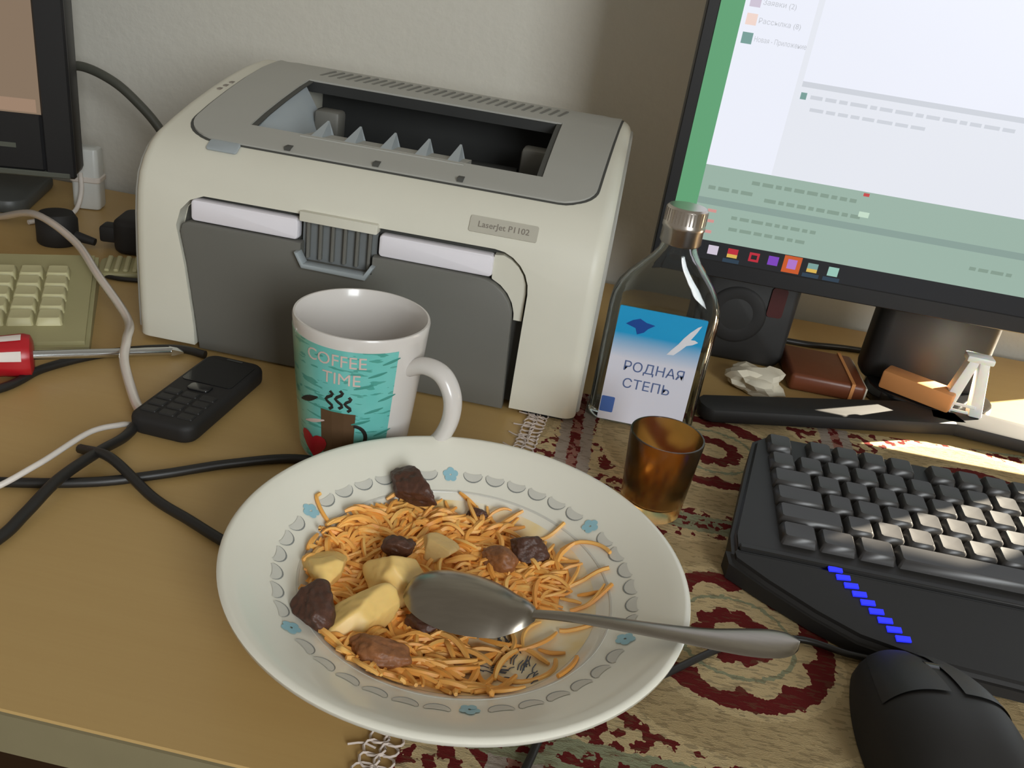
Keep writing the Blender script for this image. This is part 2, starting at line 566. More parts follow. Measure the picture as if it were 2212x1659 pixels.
bl = thing('added_blind', 'unseen pale blind added over the narrow window to keep sun off the plate', 'blind', (0.875, 1.002, 0.525))  # added out of view to stop sun reaching plate, mouse and palm rest
obj('added_blind_sheet', box(-0.25, 0.25, -0.001, 0.001, 0.0, 0.75), 'paper', bl)
obj('bottom_bar', box(-0.25, 0.25, -0.006, 0.006, -0.012, 0.002, 0.002, 1), 'frame_white', bl)
obj('added_blind_roll', cyl((-0.255, 0, 0.755), (0.255, 0, 0.755), 0.018), 'frame_white', bl, 40)

# ------------------------------------------------------------------ desk
desk = thing('desk', 'light beech laminate desk carrying the printer and the plate', 'desk', (0, 0.6, -0.74))
def D(n, bm, m, sm=None): return obj(n, shift(bm, (0, -0.6, 0.74)), m, desk, sm)
D('desk_top', box(-1.0, 1.12, 0.2325, 0.93, -0.024, 0.0, 0.0012, 1), 'beech')
D('edge_band', box(-1.0, 1.12, 0.2315, 0.2335, -0.0235, -0.0008), 'edge_band')
D('side_panel', box(-0.99, -0.97, 0.27, 0.92, -0.74, -0.024), 'carcass')
D('side_panel', box(1.09, 1.11, 0.27, 0.92, -0.74, -0.024), 'carcass')
D('back_panel', box(-0.97, 1.09, 0.88, 0.9, -0.60, -0.024), 'carcass')
for (a, b_, z0, z1) in ((-0.97, -0.42, -0.17, -0.03),):
    D('drawer', box(a + 0.01, b_, 0.30, 0.60, z0, z1, 0.002, 1), 'carcass')

# ------------------------------------------------------------------ tablecloth
def cloth():
    A, B, C_, D_ = Vector((-0.046, 0.2345)), Vector((0.80, 0.2345)), Vector((0.80, 0.735)), Vector((-0.014, 0.634))
    nx, ny = 90, 60
    b = bmesh.new()
    gv = []
    for j in range(ny + 1):
        row = []
        for i in range(nx + 1):
            s, t = i / nx, j / ny
            p = (A * (1 - s) + B * s) * (1 - t) + (D_ * (1 - s) + C_ * s) * t
            z = 0.0011 + 0.0005 * mnoise.noise(Vector((p.x * 9, p.y * 9, 3.1)))
            row.append(b.verts.new((p.x, p.y, z)))
        gv.append(row)
    for j in range(ny):
        for i in range(nx):
            b.faces.new((gv[j][i], gv[j][i + 1], gv[j + 1][i + 1], gv[j + 1][i]))
    bmesh.ops.solidify(b, geom=list(b.faces), thickness=0.001)
    return b, A, D_
cb, cA, cD = cloth()
clo = thing('tablecloth', 'beige and burgundy tapestry tablecloth with scalloped medallions under the keyboard', 'tablecloth')
obj('fabric', cb, 'cloth', clo, 40)
random.seed(4)
lace = bmesh.new()
for k in range(66):
    t = (k + 0.5) / 66
    p = cA.lerp(cD, t)
    for ring in range(2):
        rr_ = 0.0045 + random.uniform(-0.0006, 0.0008)
        cx = p.x - 0.004 - ring * 0.0065
        pts = [Vector((cx + rr_ * math.cos(a), p.y + random.uniform(-0.0003, 0.0003) + rr_ * 0.85 * math.sin(a), 0.0014 + 0.0006 * math.sin(a * 2 + k))) for a in [2 * math.pi * q / 10 for q in range(11)]]
        tube(pts, 0.00065, 4, lace, cap=False)
    if k % 3 == 0:
        pts = [Vector((p.x - 0.010, p.y, 0.0014)), Vector((p.x - 0.016, p.y + random.uniform(-0.002, 0.002), 0.0014)), Vector((p.x - 0.022, p.y + random.uniform(-0.004, 0.004), 0.0012))]
        tube(catmull(pts, 3), 0.0006, 4, lace)
obj('lace_trim', lace, 'lace', clo, 60, kind='stuff', label='pale crocheted lace loops along the cloth edge')

# ------------------------------------------------------------------ printer
PR = (-0.1723, 0.5777, 0.0)
prn = thing('printer', 'cream laser printer with grey top cover and closed grey paper door', 'printer', PR)
HW = 0.1745
PROF = [(0.0026, 0.004), (0.0022, 0.03), (0.0022, 0.07), (0.0034, 0.10), (0.0056, 0.118), (0.0096, 0.1315), (0.017, 0.1425), (0.0262, 0.1512), (0.0375, 0.1577), (0.0600, 0.1646), (0.0872, 0.1718),
        (0.12, 0.1790), (0.1519, 0.1851), (0.1881, 0.1904), (0.215, 0.1923), (0.2275, 0.1925), (0.234, 0.1905), (0.238, 0.185), (0.238, 0.10), (0.238, 0.004)]
def top_z(y):
    P = PROF[5:17]
    if y <= P[0][0]: return P[0][1]
    for (a, za), (c, zc) in zip(P, P[1:]):
        if y <= c: return za + (zc - za) * (y - a) / (c - a)
    return P[-1][1]
def printer_body():
    n = len(PROF)
    nor = []
    for i in range(n):
        a, c = Vector(PROF[i - 1]) if i else Vector(PROF[0]), Vector(PROF[min(i + 1, n - 1)])
        t = (c - a).normalized(); nor.append(Vector((-t.y, t.x)))
    stations = []
    rad = 0.010
    for k in range(6):
        th = R(90 * k / 5)
        stations.append((-HW + rad * (1 - math.sin(th)), rad * (1 - math.cos(th)) if False else rad * (1 - math.cos(R(90) - th))))
    # rounded sides: station k: x moves in, profile shrinks
    st = [(-HW + rad * (1 - math.sin(R(90 * k / 5))), rad * (1 - math.cos(R(90 * k / 5)))) for k in range(6)]
    # k=0: x=-HW+rad, inset 0 ; k=5: x=-HW, inset rad
    left = list(reversed(st))
    right = [(-x, d) for x, d in st]
    b = bmesh.new()
    rings = []
    for x, d in left + right:
        ring = []
        for (p, q) in zip(PROF, nor):
            y, z = p[0] - q.x * d, p[1] - q.y * d
            ring.append(b.verts.new((x, y, max(z, 0.004))))
        rings.append(ring)
    for A, B in zip(rings, rings[1:]):
        for i in range(n):
            j = (i + 1) % n
            b.faces.new((A[i], B[i], B[j], A[j]))
    b.faces.new(rings[0]); b.faces.new(list(reversed(rings[-1])))
    bmesh.ops.recalc_face_normals(b, faces=b.faces)
    return b
OX0, OX1, OY0, OY1 = -0.110, 0.1165, 0.0628, 0.174
def bay_cutter():
    b = prism([(OY0, 0.30), (OY0 + 0.002, 0.112), (0.222, 0.112), (0.222, 0.1835), (OY1, 0.1835), (OY1, 0.30)], OX0, OX1, 'x')
    return b
rec_out = [(-0.126, -0.02), (-0.1275, 0.02), (-0.134, 0.07), (-0.140, 0.098), (-0.137, 0.110), (-0.130, 0.118), (-0.120, 0.1222), (0.096, 0.1234)]
rec_out += [(0.096 + 0.0282 * math.sin(R(a)), 0.0952 + 0.0282 * math.cos(R(a))) for a in (15, 30, 45, 60, 75, 90)] + [(0.1236, -0.02)]
body_me = boolean(printer_body(), [bay_cutter(), prism(rec_out, -0.02, 0.016, 'y')])
body = obj('body', body_me, 'white_plastic', prn, 35)
# inside of the front recess
obj('front_recess', prism([(x * 0.992, z) for x, z in rec_out[1:-1]] + [(0.1225, 0.004), (-0.1245, 0.004)], 0.0150, 0.0165, 'y'), 'seam', prn)
door_out = [(-0.1235, 0.0015), (-0.127, 0.03), (-0.1325, 0.07), (-0.1370, 0.094), (-0.1352, 0.100), (-0.130, 0.1025), (0.082, 0.1020)]
door_out += [(0.0865 + 0.0290 * math.sin(R(a)), 0.0730 + 0.0290 * math.cos(R(a))) for a in (12, 28, 45, 60, 75, 90)] + [(0.1185, 0.0015)]
nx0, nx1 = -0.0475, 0.0125
dm = boolean(prism(door_out, 0.0028, 0.013, 'y', 0.0012, 2), [box(nx0 + 0.003, nx1 - 0.003, -0.01, 0.0105, 0.0885, 0.13)])
door = obj('paper_door', dm, 'door_grey', prn, 35)
obj('ledge', prism(rrect(-0.1295, -0.0478, 0.1030, 0.1190, 0.003), 0.0050, 0.0148, 'y', 0.002), 'lip_light', prn, 40, label='pale strip above the left of the door')
obj('ledge', prism(rrect(0.0125, 0.0965, 0.1025, 0.1190, 0.003), 0.0050, 0.0148, 'y', 0.002), 'lip_light', prn, 40, label='pale strip above the right of the door')
# corner fillet of the frame to the right of the ledge
cor = [(0.0965, 0.1190), (0.0965, 0.1025)] + [(0.0865 + 0.0300 * math.sin(R(a)), 0.0730 + 0.0300 * math.cos(R(a))) for a in (20, 35, 50, 65, 80, 90)] + [(0.1225, 0.073)] + [(0.096 + 0.0265 * math.sin(R(a)), 0.0945 + 0.0262 * math.cos(R(a))) for a in (90, 75, 60, 45, 30, 15)]
obj('corner_fillet', prism(cor, 0.0075, 0.0148, 'y'), 'white_plastic', prn)
hnd = obj('door_handle', prism([(nx0, 0.0965), (nx0 + 0.006, 0.0855), (nx1 - 0.006, 0.0850), (nx1, 0.0955), (nx1 - 0.003, 0.0962), (nx1 - 0.0075, 0.0890), (nx0 + 0.0075, 0.0892), (nx0 + 0.003, 0.0970)], -0.0035, 0.006, 'y', 0.0012), 'tray_blue', prn, 40, label='light grey lip of the door handle')
obj('handle_recess', box(nx0 + 0.002, nx1 - 0.002, 0.0102, 0.0118, 0.088, 0.1212), 'notch', prn)
for k in range(6):
    x = nx0 + 0.007 + k * (nx1 - nx0 - 0.014) / 5
    obj('recess_rib', box(x - 0.0012, x + 0.0012, 0.006, 0.0104, 0.0905, 0.1195, 0.0006, 1), 'door_grey', prn)
obj('handle_hood', prism([(0.0028, 0.1188), (0.0028, 0.1258), (0.012, 0.1258), (0.012, 0.1188)], nx0 + 0.001, nx1 - 0.001, 'x', 0.0012), 'white_plastic', prn, 40)

# grey top cover: a ring of panel following the sloping top around the opening
def cover(outer, inner, off, skirt, rows=7):
    cxm, cym = 0.003, 0.118
    def hit(poly, a):
        d = Vector((math.cos(a), math.sin(a))); best = None
        n = len(poly)
        for i in range(n):
            p, q = Vector(poly[i]) - Vector((cxm, cym)), Vector(poly[(i + 1) % n]) - Vector((cxm, cym))
            e = q - p
            den = d.x * e.y - d.y * e.x
            if abs(den) < 1e-12: continue
            t = (p.x * e.y - p.y * e.x) / den
            u = (p.x * d.y - p.y * d.x) / den
            if t > 0 and -1e-9 <= u <= 1 + 1e-9 and (best is None or t < best): best = t
        return Vector((cxm, cym)) + d * best
    angs = sorted([2 * math.pi * k / 120 for k in range(120)] + [math.atan2(p[1] - cym, p[0] - cxm) % (2 * math.pi) for p in list(inner) + list(outer)])
    b = bmesh.new()
    loops = [[] for _ in range(rows + 1)]
    for a in angs:
        po, pi_ = hit(outer, a), hit(inner, a)
        for r_ in range(rows + 1):
            p = po.lerp(pi_, r_ / rows)
            loops[r_].append(b.verts.new((p.x, p.y, top_z(p.y) + off)))
    sk = [[b.verts.new((v.co.x, v.co.y, v.co.z - skirt)) for v in loops[0]], [b.verts.new((v.co.x, v.co.y, v.co.z - skirt)) for v in loops[-1]]]
    L = [sk[0]] + loops + [sk[1]]
    n = len(angs)
    for A, B in zip(L, L[1:]):
        for i in range(n):
            j = (i + 1) % n
            b.faces.new((A[i], A[j], B[j], B[i]))
    bmesh.ops.remove_doubles(b, verts=b.verts, dist=1e-6)
    bmesh.ops.recalc_face_normals(b, faces=b.faces)
    return b
outl = []
for (cx, cy, a, q) in ((0.1525, 0.226, 0, 0.012), (-0.141, 0.226, 90, 0.012), (-0.124, 0.0640, 180, 0.0285), (0.1320, 0.0620, 270, 0.0265)):
    for k in range(9):
        t = R(a + 90 * k / 8); outl.append((cx + q * math.cos(t), cy + q * math.sin(t)))
inn = [(OX0, OY0), (OX1, OY0), (OX1, OY1), (OX0 + 0.004, OY1)]
obj('top_cover', cover(outl, inn, 0.0016, 0.0022), 'grey_cover', prn, 40)
out2 = [(0.003 + (x - 0.003) * 1.012, 0.118 + (y - 0.118) * 1.017) for x, y in outl]
obj('cover_gap_shadow', cover(out2, [(x * 0.96, 0.118 + (y - 0.118) * 1.05) for x, y in inn], 0.0004, 0.0008), 'seam', prn, 40)  # dark ring painting the shadow in the gap round the cover
# output bay: dark lining, slanted pale side, stop flap with fins
lin_b = box(OX0 + 0.0006, OX1 - 0.0006, OY0 + 0.003, 0.2215, 0.1125, 0.1135)
box(OX0 + 0.0006, OX1 - 0.0006, 0.2200, 0.2216, 0.113, 0.1830, bm=lin_b)
box(OX0 + 0.0006, OX1 - 0.0006, OY1 - 0.0006, 0.2210, 0.1815, 0.1833, bm=lin_b)
box(OX0 + 0.0006, OX1 - 0.0006, OY1 - 0.0012, OY1 - 0.0002, 0.1800, 0.1885, bm=lin_b)
box(OX1 - 0.0014, OX1 - 0.0002, OY0 + 0.003, 0.220, 0.113, 0.1600, bm=lin_b)
box(OX0 + 0.0002, OX0 + 0.0014, OY0 + 0.003, 0.220, 0.113, 0.1600, bm=lin_b)
box(OX0 + 0.001, OX1 - 0.001, OY0 + 0.0024, OY0 + 0.0036, 0.113, 0.1585, bm=lin_b)
obj('output_bay', lin_b, 'bay_black', prn)
ob = prism([(OY0 + 0.003, 0.1625), (0.1055, 0.1740), (0.168, 0.1860), (0.168, 0.150), (OY0 + 0.003, 0.148)], OX0 + 0.0005, OX0 + 0.003, 'x')
for v in ob.verts:
    if v.co.z < 0.155: v.co.x += 0.022
obj('bay_side', ob, 'tray_blue', prn, 30, label='slanted blue-grey side wall of the output bay')
obj('roller_cover', box(-0.092, -0.070, 0.150, 0.170, 0.146, 0.170, 0.003), 'door_grey', prn, 40)
obj('roller_cover', box(0.088, 0.114, 0.150, 0.172, 0.142, 0.168, 0.003), 'door_grey', prn, 40)
obj('exit_roller', cyl((-0.06, 0.165, 0.140), (0.085, 0.165, 0.140), 0.008), 'bay_black', prn, 40)
fl = prism([(0.0585, 0.1668), (0.0905, 0.1640), (0.0905, 0.1610), (0.0585, 0.1640)], -0.069, 0.0575, 'x')
flap = obj('paper_stop', fl, 'grey_cover', prn, 30)
for k, x in enumerate((-0.058, -0.032, -0.004, 0.023, 0.048)):
    b = prism([(0.060, 0.1655), (0.090, 0.1745), (0.0935, 0.1600), (0.0885, 0.1560)], x - 0.0048, x + 0.0048, 'x')
    for v in b.verts:
        if v.co.z > 0.1668: v.co.x = x + (v.co.x - x) * 0.15
    obj('fin', b, 'tray_blue', flap)
for x in (-0.070, -0.003, 0.0600):
    obj('hinge_notch', box(x - 0.0022, x + 0.0022, 0.0362, 0.0435, top_z(0.04) + 0.0002, top_z(0.04) + 0.0030), 'seam', prn)
vb = box(-0.0012, 0.0012, -0.011, 0.011, -0.0004, 0.0006)
for v in vb.verts: v.co.x += v.co.y * 0.25
vme = bpy.data.meshes.new('vent_slot'); vb.to_mesh(vme); vb.free(); vme.materials.append(M['door_grey'])
for k in range(28):
    x = -0.099 + k * 0.2125 / 27
    o = bpy.data.objects.new('vent_slot', vme); COL.objects.link(o); o.parent = prn
    o.location = (x, 0.2015, top_z(0.2015) + 0.0016); o.rotation_euler = (R(5.5), 0, 0)
obj('power_button', prism(rrect(-0.1275, -0.104, 0.0250, 0.0355, 0.002), 0, 0.0018, 'z', 0.0006), 'tray_blue', prn, 40).matrix_local = Matrix.Translation((0, 0, 0.1360)) @ Matrix.Translation((0, 0.03, 0.0178)) @ Matrix.Rotation(R(30), 4, 'X') @ Matrix.Translation((0, -0.03, 0))
def on_front(b, y0, z0, y1, z1):
    """lay a flat xy drawing on the sloping shoulder between two profile points (its y runs up the slope)"""
    d = Vector((0, y1 - y0, z1 - z0)).normalized(); n = Vector((0, -d.z, d.y))
    c = Vector((0, (y0 + y1) / 2, (z0 + z1) / 2))
    for v in b.verts:
        v.co = Vector((v.co.x, 0, 0)) + c + d * v.co.y + n * v.co.z
    return b
bd = shift(prism(rrect(-0.0245, 0.0245, -0.006, 0.006, 0.0015), 0.0, 0.0009, 'z'), (0.0995, 0, 0))
bdg = obj('badge', on_front(bd, 0.0096, 0.1315, 0.017, 0.1425), 'badge', prn)
tb = shift(text_bm('LaserJet P1102', 0.0062, 0.00008), (0.0995, 0, 0.0011))
obj('lettering', on_front(tb, 0.0096, 0.1315, 0.017, 0.1425), 'badge_text', bdg)
for k in range(3):
    obj('printed_mark', box(-0.1625 + 0.001 * k, -0.1595 + 0.001 * k, 0.117 + 0.009 * k, 0.1225 + 0.009 * k, top_z(0.12 + 0.009 * k) - 0.0012, top_z(0.12 + 0.009 * k) + 0.0005), 'badge_text', prn)
def side_poly(d):
    pts = []
    for i, p in enumerate(PROF):
        a_, c_ = Vector(PROF[max(0, i - 1)]), Vector(PROF[min(i + 1, len(PROF) - 1)])
        t = (c_ - a_).normalized()
        pts.append((p[0] + t.y * d, max(p[1] - t.x * d, 0.008)))
    return pts
obj('side_panel', prism(side_poly(0.0075), HW - 0.002, HW + 0.0022, 'x', 0.001, 1), 'grey_cover', prn, 40)
obj('side_panel', prism(side_poly(0.0075), -HW - 0.0022, -HW + 0.002, 'x', 0.001, 1), 'grey_cover', prn, 40)
obj('foot', box(0.135, 0.165, 0.006, 0.03, 0.0, 0.0045), 'black_soft', prn)
obj('foot', box(-0.165, -0.135, 0.012, 0.03, 0.0, 0.0045), 'black_soft', prn)
obj('foot', box(0.135, 0.165, 0.2, 0.225, 0.0, 0.0045), 'black_soft', prn)
obj('foot', box(-0.165, -0.135, 0.2, 0.225, 0.0, 0.0045), 'black_soft', prn)

# ------------------------------------------------------------------ mug
MG = (-0.1400, 0.4863, 0.0)
mug = thing('mug', 'white ceramic mug with teal coffee print in front of the printer', 'mug', MG)
def mr(z): return 0.0335 + (0.0427 - 0.0335) * (z / 0.098) ** 0.85 if z > 0 else 0.0335
prof = [(0.0, 0.0035), (0.026, 0.0035), (0.027, 0.0), (0.031, 0.0), (0.0332, 0.003)]
prof += [(mr(0.098 * k / 14), 0.098 * k / 14) for k in range(1, 14)]
prof += [(0.0426, 0.0965), (0.0420, 0.0981), (0.0408, 0.0981), (0.0400, 0.0965)]
prof += [(mr(0.098 * k / 14) - 0.0032, 0.098 * k / 14) for k in range(13, 0, -1)] + [(0.026, 0.0055), (0.0, 0.005)]
obj('cup', lathe(prof, 96), 'ceramic', mug, 50)
VA = R(-74)
HA = R(-20)
hd = Vector((math.cos(HA), math.sin(HA), 0))
hp = [hd * 0.0385 + Vector((0, 0, 0.0735)), hd * 0.050 + Vector((0, 0, 0.0790)), hd * 0.0625 + Vector((0, 0, 0.0770)), hd * 0.0705 + Vector((0, 0, 0.0660)),
      hd * 0.0715 + Vector((0, 0, 0.0510)), hd * 0.0660 + Vector((0, 0, 0.0350)), hd * 0.0550 + Vector((0, 0, 0.0215)), hd * 0.0430 + Vector((0, 0, 0.0135)), hd * 0.0345 + Vector((0, 0, 0.0115))]
def handle_bm(pts, w, t):
    b = bmesh.new(); rings = []
    side = hd.cross(Vector((0, 0, 1)))
    n = len(pts)
    for i, p in enumerate(pts):
        tg = (pts[min(i + 1, n - 1)] - pts[max(0, i - 1)]).normalized()
        u = side.cross(tg)
        rings.append([b.verts.new(p + side * (w * math.cos(2 * math.pi * k / 16)) + u * (t * math.sin(2 * math.pi * k / 16))) for k in range(16)])
    for A, B in zip(rings, rings[1:]):
        for k in range(16):
            j = (k + 1) % 16
            b.faces.new((A[k], A[j], B[j], B[k]))
    b.faces.new(rings[0]); b.faces.new(list(reversed(rings[-1])))
    bmesh.ops.recalc_face_normals(b, faces=b.faces)
    return b
obj('handle', handle_bm(catmull(hp, 8), 0.0070, 0.0052), 'ceramic', mug, 80)
zz = [0.0065 + 0.0835 * k / 12 for k in range(13)]
pw = [(mr(z) - 0.0004, z) for z in zz] + [(mr(z) + 0.0003, z) for z in reversed(zz)]
obj('teal_print', lathe(pw + [pw[0]], 80, R(-41 - 262), R(-41)), 'mug_teal', mug, 40)
def wrap(b, da, z, off=0.0005):
    """bend a flat xy drawing round the mug, centred da degrees from its front at height z"""
    for v in b.verts:
        zz_ = z + v.co.y; r_ = mr(zz_)
        a = VA + R(da) + v.co.x / r_
        rad = r_ + off + v.co.z
        v.co = Vector((rad * math.cos(a), rad * math.sin(a), zz_))
    return b
def poly_flat(pts, z=0.00005):
    b = bmesh.new(); f = b.faces.new([b.verts.new((x, y, z)) for x, y in pts])
    bmesh.ops.triangulate(b, faces=[f])
    bmesh.ops.subdivide_edges(b, edges=list(b.edges), cuts=2, use_grid_fill=True)
    return b
obj('lettering', wrap(text_bm('COFFEE', 0.0112), -20, 0.0825), 'mug_text', mug)
obj('lettering', wrap(text_bm('TIME', 0.0112), -14, 0.0705), 'mug_text', mug)
obj('printed_cup', wrap(poly_flat([(-0.011, 0.017), (0.011, 0.017), (0.010, -0.012), (0.007, -0.018), (-0.007, -0.018), (-0.010, -0.012)]), -16, 0.0300), 'mug_brown', mug)
rg = tube([Vector((0.010 + 0.0075 * math.sin(a), 0.0 + 0.0085 * math.cos(a), 0)) for a in [math.pi * k / 12 for k in range(13)]], 0.0012, 6, flat=0.15)
obj('printed_handle', wrap(rg, -16, 0.0300), 'mug_dark', mug)
obj('printed_heart', wrap(poly_flat([(0.0105 * math.sin(t) ** 3, 0.0085 * math.cos(t) - 0.0035 * math.cos(2 * t) - 0.0015 * math.cos(3 * t)) for t in [2 * math.pi * k / 24 for k in range(24)]]), -43, 0.0185, 0.0007), 'mug_red', mug)
for k, (da, z, s) in enumerate(((-24, 0.0545, 1.0), (-15, 0.0560, 1.0), (-7, 0.0535, 0.8))):
    st_ = tube([Vector((0.0022 * math.sin(q * 1.15) * s, -0.006 * s + 0.0016 * q * s, 0)) for q in range(9)], 0.0010, 6, flat=0.15)
    obj('printed_steam', wrap(st_, da, z), 'mug_dark', mug)
obj('printed_swirl', wrap(tube([Vector((-0.009 + 0.002 * q, 0.0010 * q - 0.004, 0)) for q in range(9)], lambda t: 0.0004 + 0.0016 * math.sin(math.pi * t), 6, flat=0.15), -46, 0.0500), 'mug_dark', mug)
obj('printed_swirl', wrap(tube([Vector((-0.010 + 0.002 * q, 0.0008 * q - 0.004, 0)) for q in range(9)], lambda t: 0.0004 + 0.0009 * math.sin(math.pi * t), 6, flat=0.15), -38, 0.0365), 'mug_text', mug)
for k in range(9):
    random.seed(50 + k)
    obj('printed_streak', wrap(tube([Vector((-0.006 + 0.0016 * q, 0.0005 * q, 0)) for q in range(8)], lambda t: 0.0003 + 0.0006 * math.sin(math.pi * t), 6, flat=0.15), 6 + (k % 3) * 11, 0.014 + k * 0.0085), 'mug_teal2', mug)

# ------------------------------------------------------------------ plate and food
PL = Vector((-0.0415, 0.3513, 0.0022))
plate = thing('plate', 'large white soup plate with grey scallops and blue flowers on its rim', 'plate', PL)
INN = [(0.0, 0.0055), (0.045, 0.0057), (0.060, 0.0072), (0.070, 0.0110), (0.0765, 0.0165), (0.0795, 0.0185), (0.082, 0.0195), (0.090, 0.0232), (0.100, 0.0283), (0.108, 0.0325), (0.1135, 0.0350)]
OUT = [(0.1155, 0.0353), (0.1168, 0.0342), (0.1165, 0.0322), (0.1140, 0.0300), (0.104, 0.0245), (0.090, 0.0168), (0.074, 0.0090), (0.062, 0.0030), (0.060, 0.0), (0.056, 0.0), (0.054, 0.0022), (0.0, 0.0022)]
obj('dish', lathe(INN + OUT, 128), 'plate', plate, 50)
def pz(r):
    for (a, za), (c, zc) in zip(INN, INN[1:]):
        if r <= c: return za + (zc - za) * (r - a) / (c - a)
    return INN[-1][1]
obj('inner_line', lathe([(0.0790, pz(0.0790)), (0.0792, pz(0.0792) + 0.0003), (0.0802, pz(0.0802) + 0.0003), (0.0804, pz(0.0804))], 128), 'motif_grey', plate)
def on_rim(b, ang, r0, off=0.0003):
    """lay a flat drawing on the rim: x along the circle, y outward from r0"""
    for v in b.verts:
        r_ = r0 + v.co.y; a = ang + v.co.x / r0
        v.co = Vector((r_ * math.cos(a), r_ * math.sin(a), pz(r_) + off + v.co.z))
    return b
cres, cline = [], []
for k in range(13):
    t = math.pi * k / 12
    cres.append((0.0058 * math.cos(t), -0.0048 * math.sin(t)))
inner_c = [(0.0046 * math.cos(math.pi * k / 12), 0.0014 - 0.0012 * math.sin(math.pi * k / 12)) for k in range(12, -1, -1)]
for s in range(6):
    fa = R(45 + 60 * s)
    b = bmesh.new()
    for k in range(5):
        a = 2 * math.pi * k / 5 + 0.3
        c = (0.0026 * math.cos(a), 0.0026 * math.sin(a))
        pts = [(c[0] + 0.0021 * math.cos(q), c[1] + 0.0021 * math.sin(q)) for q in [2 * math.pi * j / 10 for j in range(10)]]
        b.faces.new([b.verts.new((x, y, 0.0002 + 0.00004 * k)) for x, y in pts])
    obj('blue_flower', on_rim(b, fa, 0.0900), 'motif_blue', plate)
    for k in range(6):
        a = fa + R(60) * (k + 1) / 7
        b = bmesh.new()
        pts = cres + inner_c
        f = b.faces.new([b.verts.new((x, y, 0.0)) for x, y in pts])
        bmesh.ops.triangulate(b, faces=[f])
        o = obj('scallop', on_rim(b, a, 0.0915), 'motif_grey', plate)
        ln = tube([Vector((0.0058 * math.cos(t), -0.0049 * math.sin(t), 0.0)) for t in [math.pi * j / 10 for j in range(11)]], lambda t: 0.00010 + 0.00030 * math.sin(math.pi * t), 4, flat=0.4)
        obj('outline', on_rim(ln, a, 0.0915), 'motif_dark', o)
random.seed(11)
sk = bmesh.new()
for k in range(85):
    a = random.uniform(-1.5, 2.0); r0 = random.uniform(0.024, 0.046)
    x, y = 0.012 + r0 * math.cos(a) * 0.85, -0.022 + r0 * 0.7 * math.sin(a - 0.9)
    d = Vector((math.cos(a + 1.2), math.sin(a + 1.2), 0)) * random.uniform(0.002, 0.004)
    c = Vector((x, y, pz(math.hypot(x, y)) + 0.0010))
    tube([c - d, c + Vector((0, 0, 0.0001)) + Vector((-d.y, d.x, 0)) * 0.2, c + d], 0.00028, 4, sk, flat=0.4)
obj('printed_sketch', sk, 'sketch', plate, kind='stuff', label='dark hatched drawing printed in the plate centre')

# sauce film on the plate bottom
sb = bmesh.new(); rings = []
for j in range(13):
    row = []
    for i in range(64):
        a = 2 * math.pi * i / 64
        rmax = 0.074 + 0.004 * mnoise.noise(Vector((math.cos(a) * 1.6, math.sin(a) * 1.6, 0.5)))
        r_ = max(0.0005, rmax * j / 12)
        row.append(sb.verts.new((r_ * math.cos(a), r_ * math.sin(a), pz(r_) + (0.0006 if j < 12 else 0.0001))))
    rings.append(row)
for A, B in zip(rings, rings[1:]):
    for i in range(64):
        j = (i + 1) % 64
        sb.faces.new((A[i], A[j], B[j], B[i]))
so = obj('sauce', sb, 'sauce', None, 60); so.location = PL
tag(so, 'thin yellow oily sauce film spread over the plate bottom', 'sauce', kind='stuff')

random.seed(21)
st = bmesh.new()
blobs = [(-0.070, 0.012, 0.018, 0.014, 60, 0.006), (-0.055, 0.030, 0.022, 0.018, 95, 0.010), (-0.030, 0.046, 0.024, 0.014, 90, 0.010), (0.000, 0.052, 0.022, 0.012, 70, 0.008),
         (-0.030, 0.022, 0.026, 0.016, 90, 0.011), (0.010, 0.034, 0.024, 0.012, 60, 0.008), (0.040, 0.028, 0.018, 0.014, 60, 0.006), (0.046, 0.012, 0.014, 0.010, 28, 0.003),
         (-0.062, -0.008, 0.016, 0.018, 60, 0.008), (-0.056, -0.034, 0.014, 0.020, 55, 0.007), (-0.035, -0.052, 0.020, 0.014, 80, 0.008), (-0.010, -0.055, 0.022, 0.013, 75, 0.006),
         (-0.005, -0.035, 0.020, 0.012, 45, 0.006), (0.020, -0.064, 0.022, 0.006, 26, 0.002), (0.034, -0.030, 0.010, 0.008, 10, 0.002), (-0.025, -0.010, 0.020, 0.020, 50, 0.008), (-0.022, -0.066, 0.022, 0.008, 45, 0.004), (-0.066, -0.022, 0.010, 0.022, 40, 0.005), (0.024, 0.020, 0.016, 0.012, 40, 0.005)]
def heap(x, y):
    return max(0.82 * hgt * math.exp(-(((x - bx) / (rx * 0.95)) ** 2 + ((y - by) / (ry * 0.95)) ** 2) * 0.9) for (bx, by, rx, ry, n, hgt) in blobs)
N_ = 70; gm = {}
for i in range(N_ + 1):
    for j in range(N_ + 1):
        x, y = -0.078 + 0.156 * i / N_, -0.078 + 0.156 * j / N_
        h_ = heap(x, y)
        if math.hypot(x, y) < 0.0765 and h_ > 0.0016:
            gm[i, j] = st.verts.new((x, y, pz(math.hypot(x, y)) + 0.0004 + h_ * (0.85 + 0.5 * mnoise.noise(Vector((x * 120, y * 220, 0.3))))))
for (i, j) in list(gm):
    if (i + 1, j) in gm and (i, j + 1) in gm and (i + 1, j + 1) in gm:
        st.faces.new((gm[i, j], gm[i + 1, j], gm[i + 1, j + 1], gm[i, j + 1]))
def clampr(x, y, m=0.0785):
    r_ = math.hypot(x, y)
    return (x, y) if r_ < m else (x * m / r_, y * m / r_)
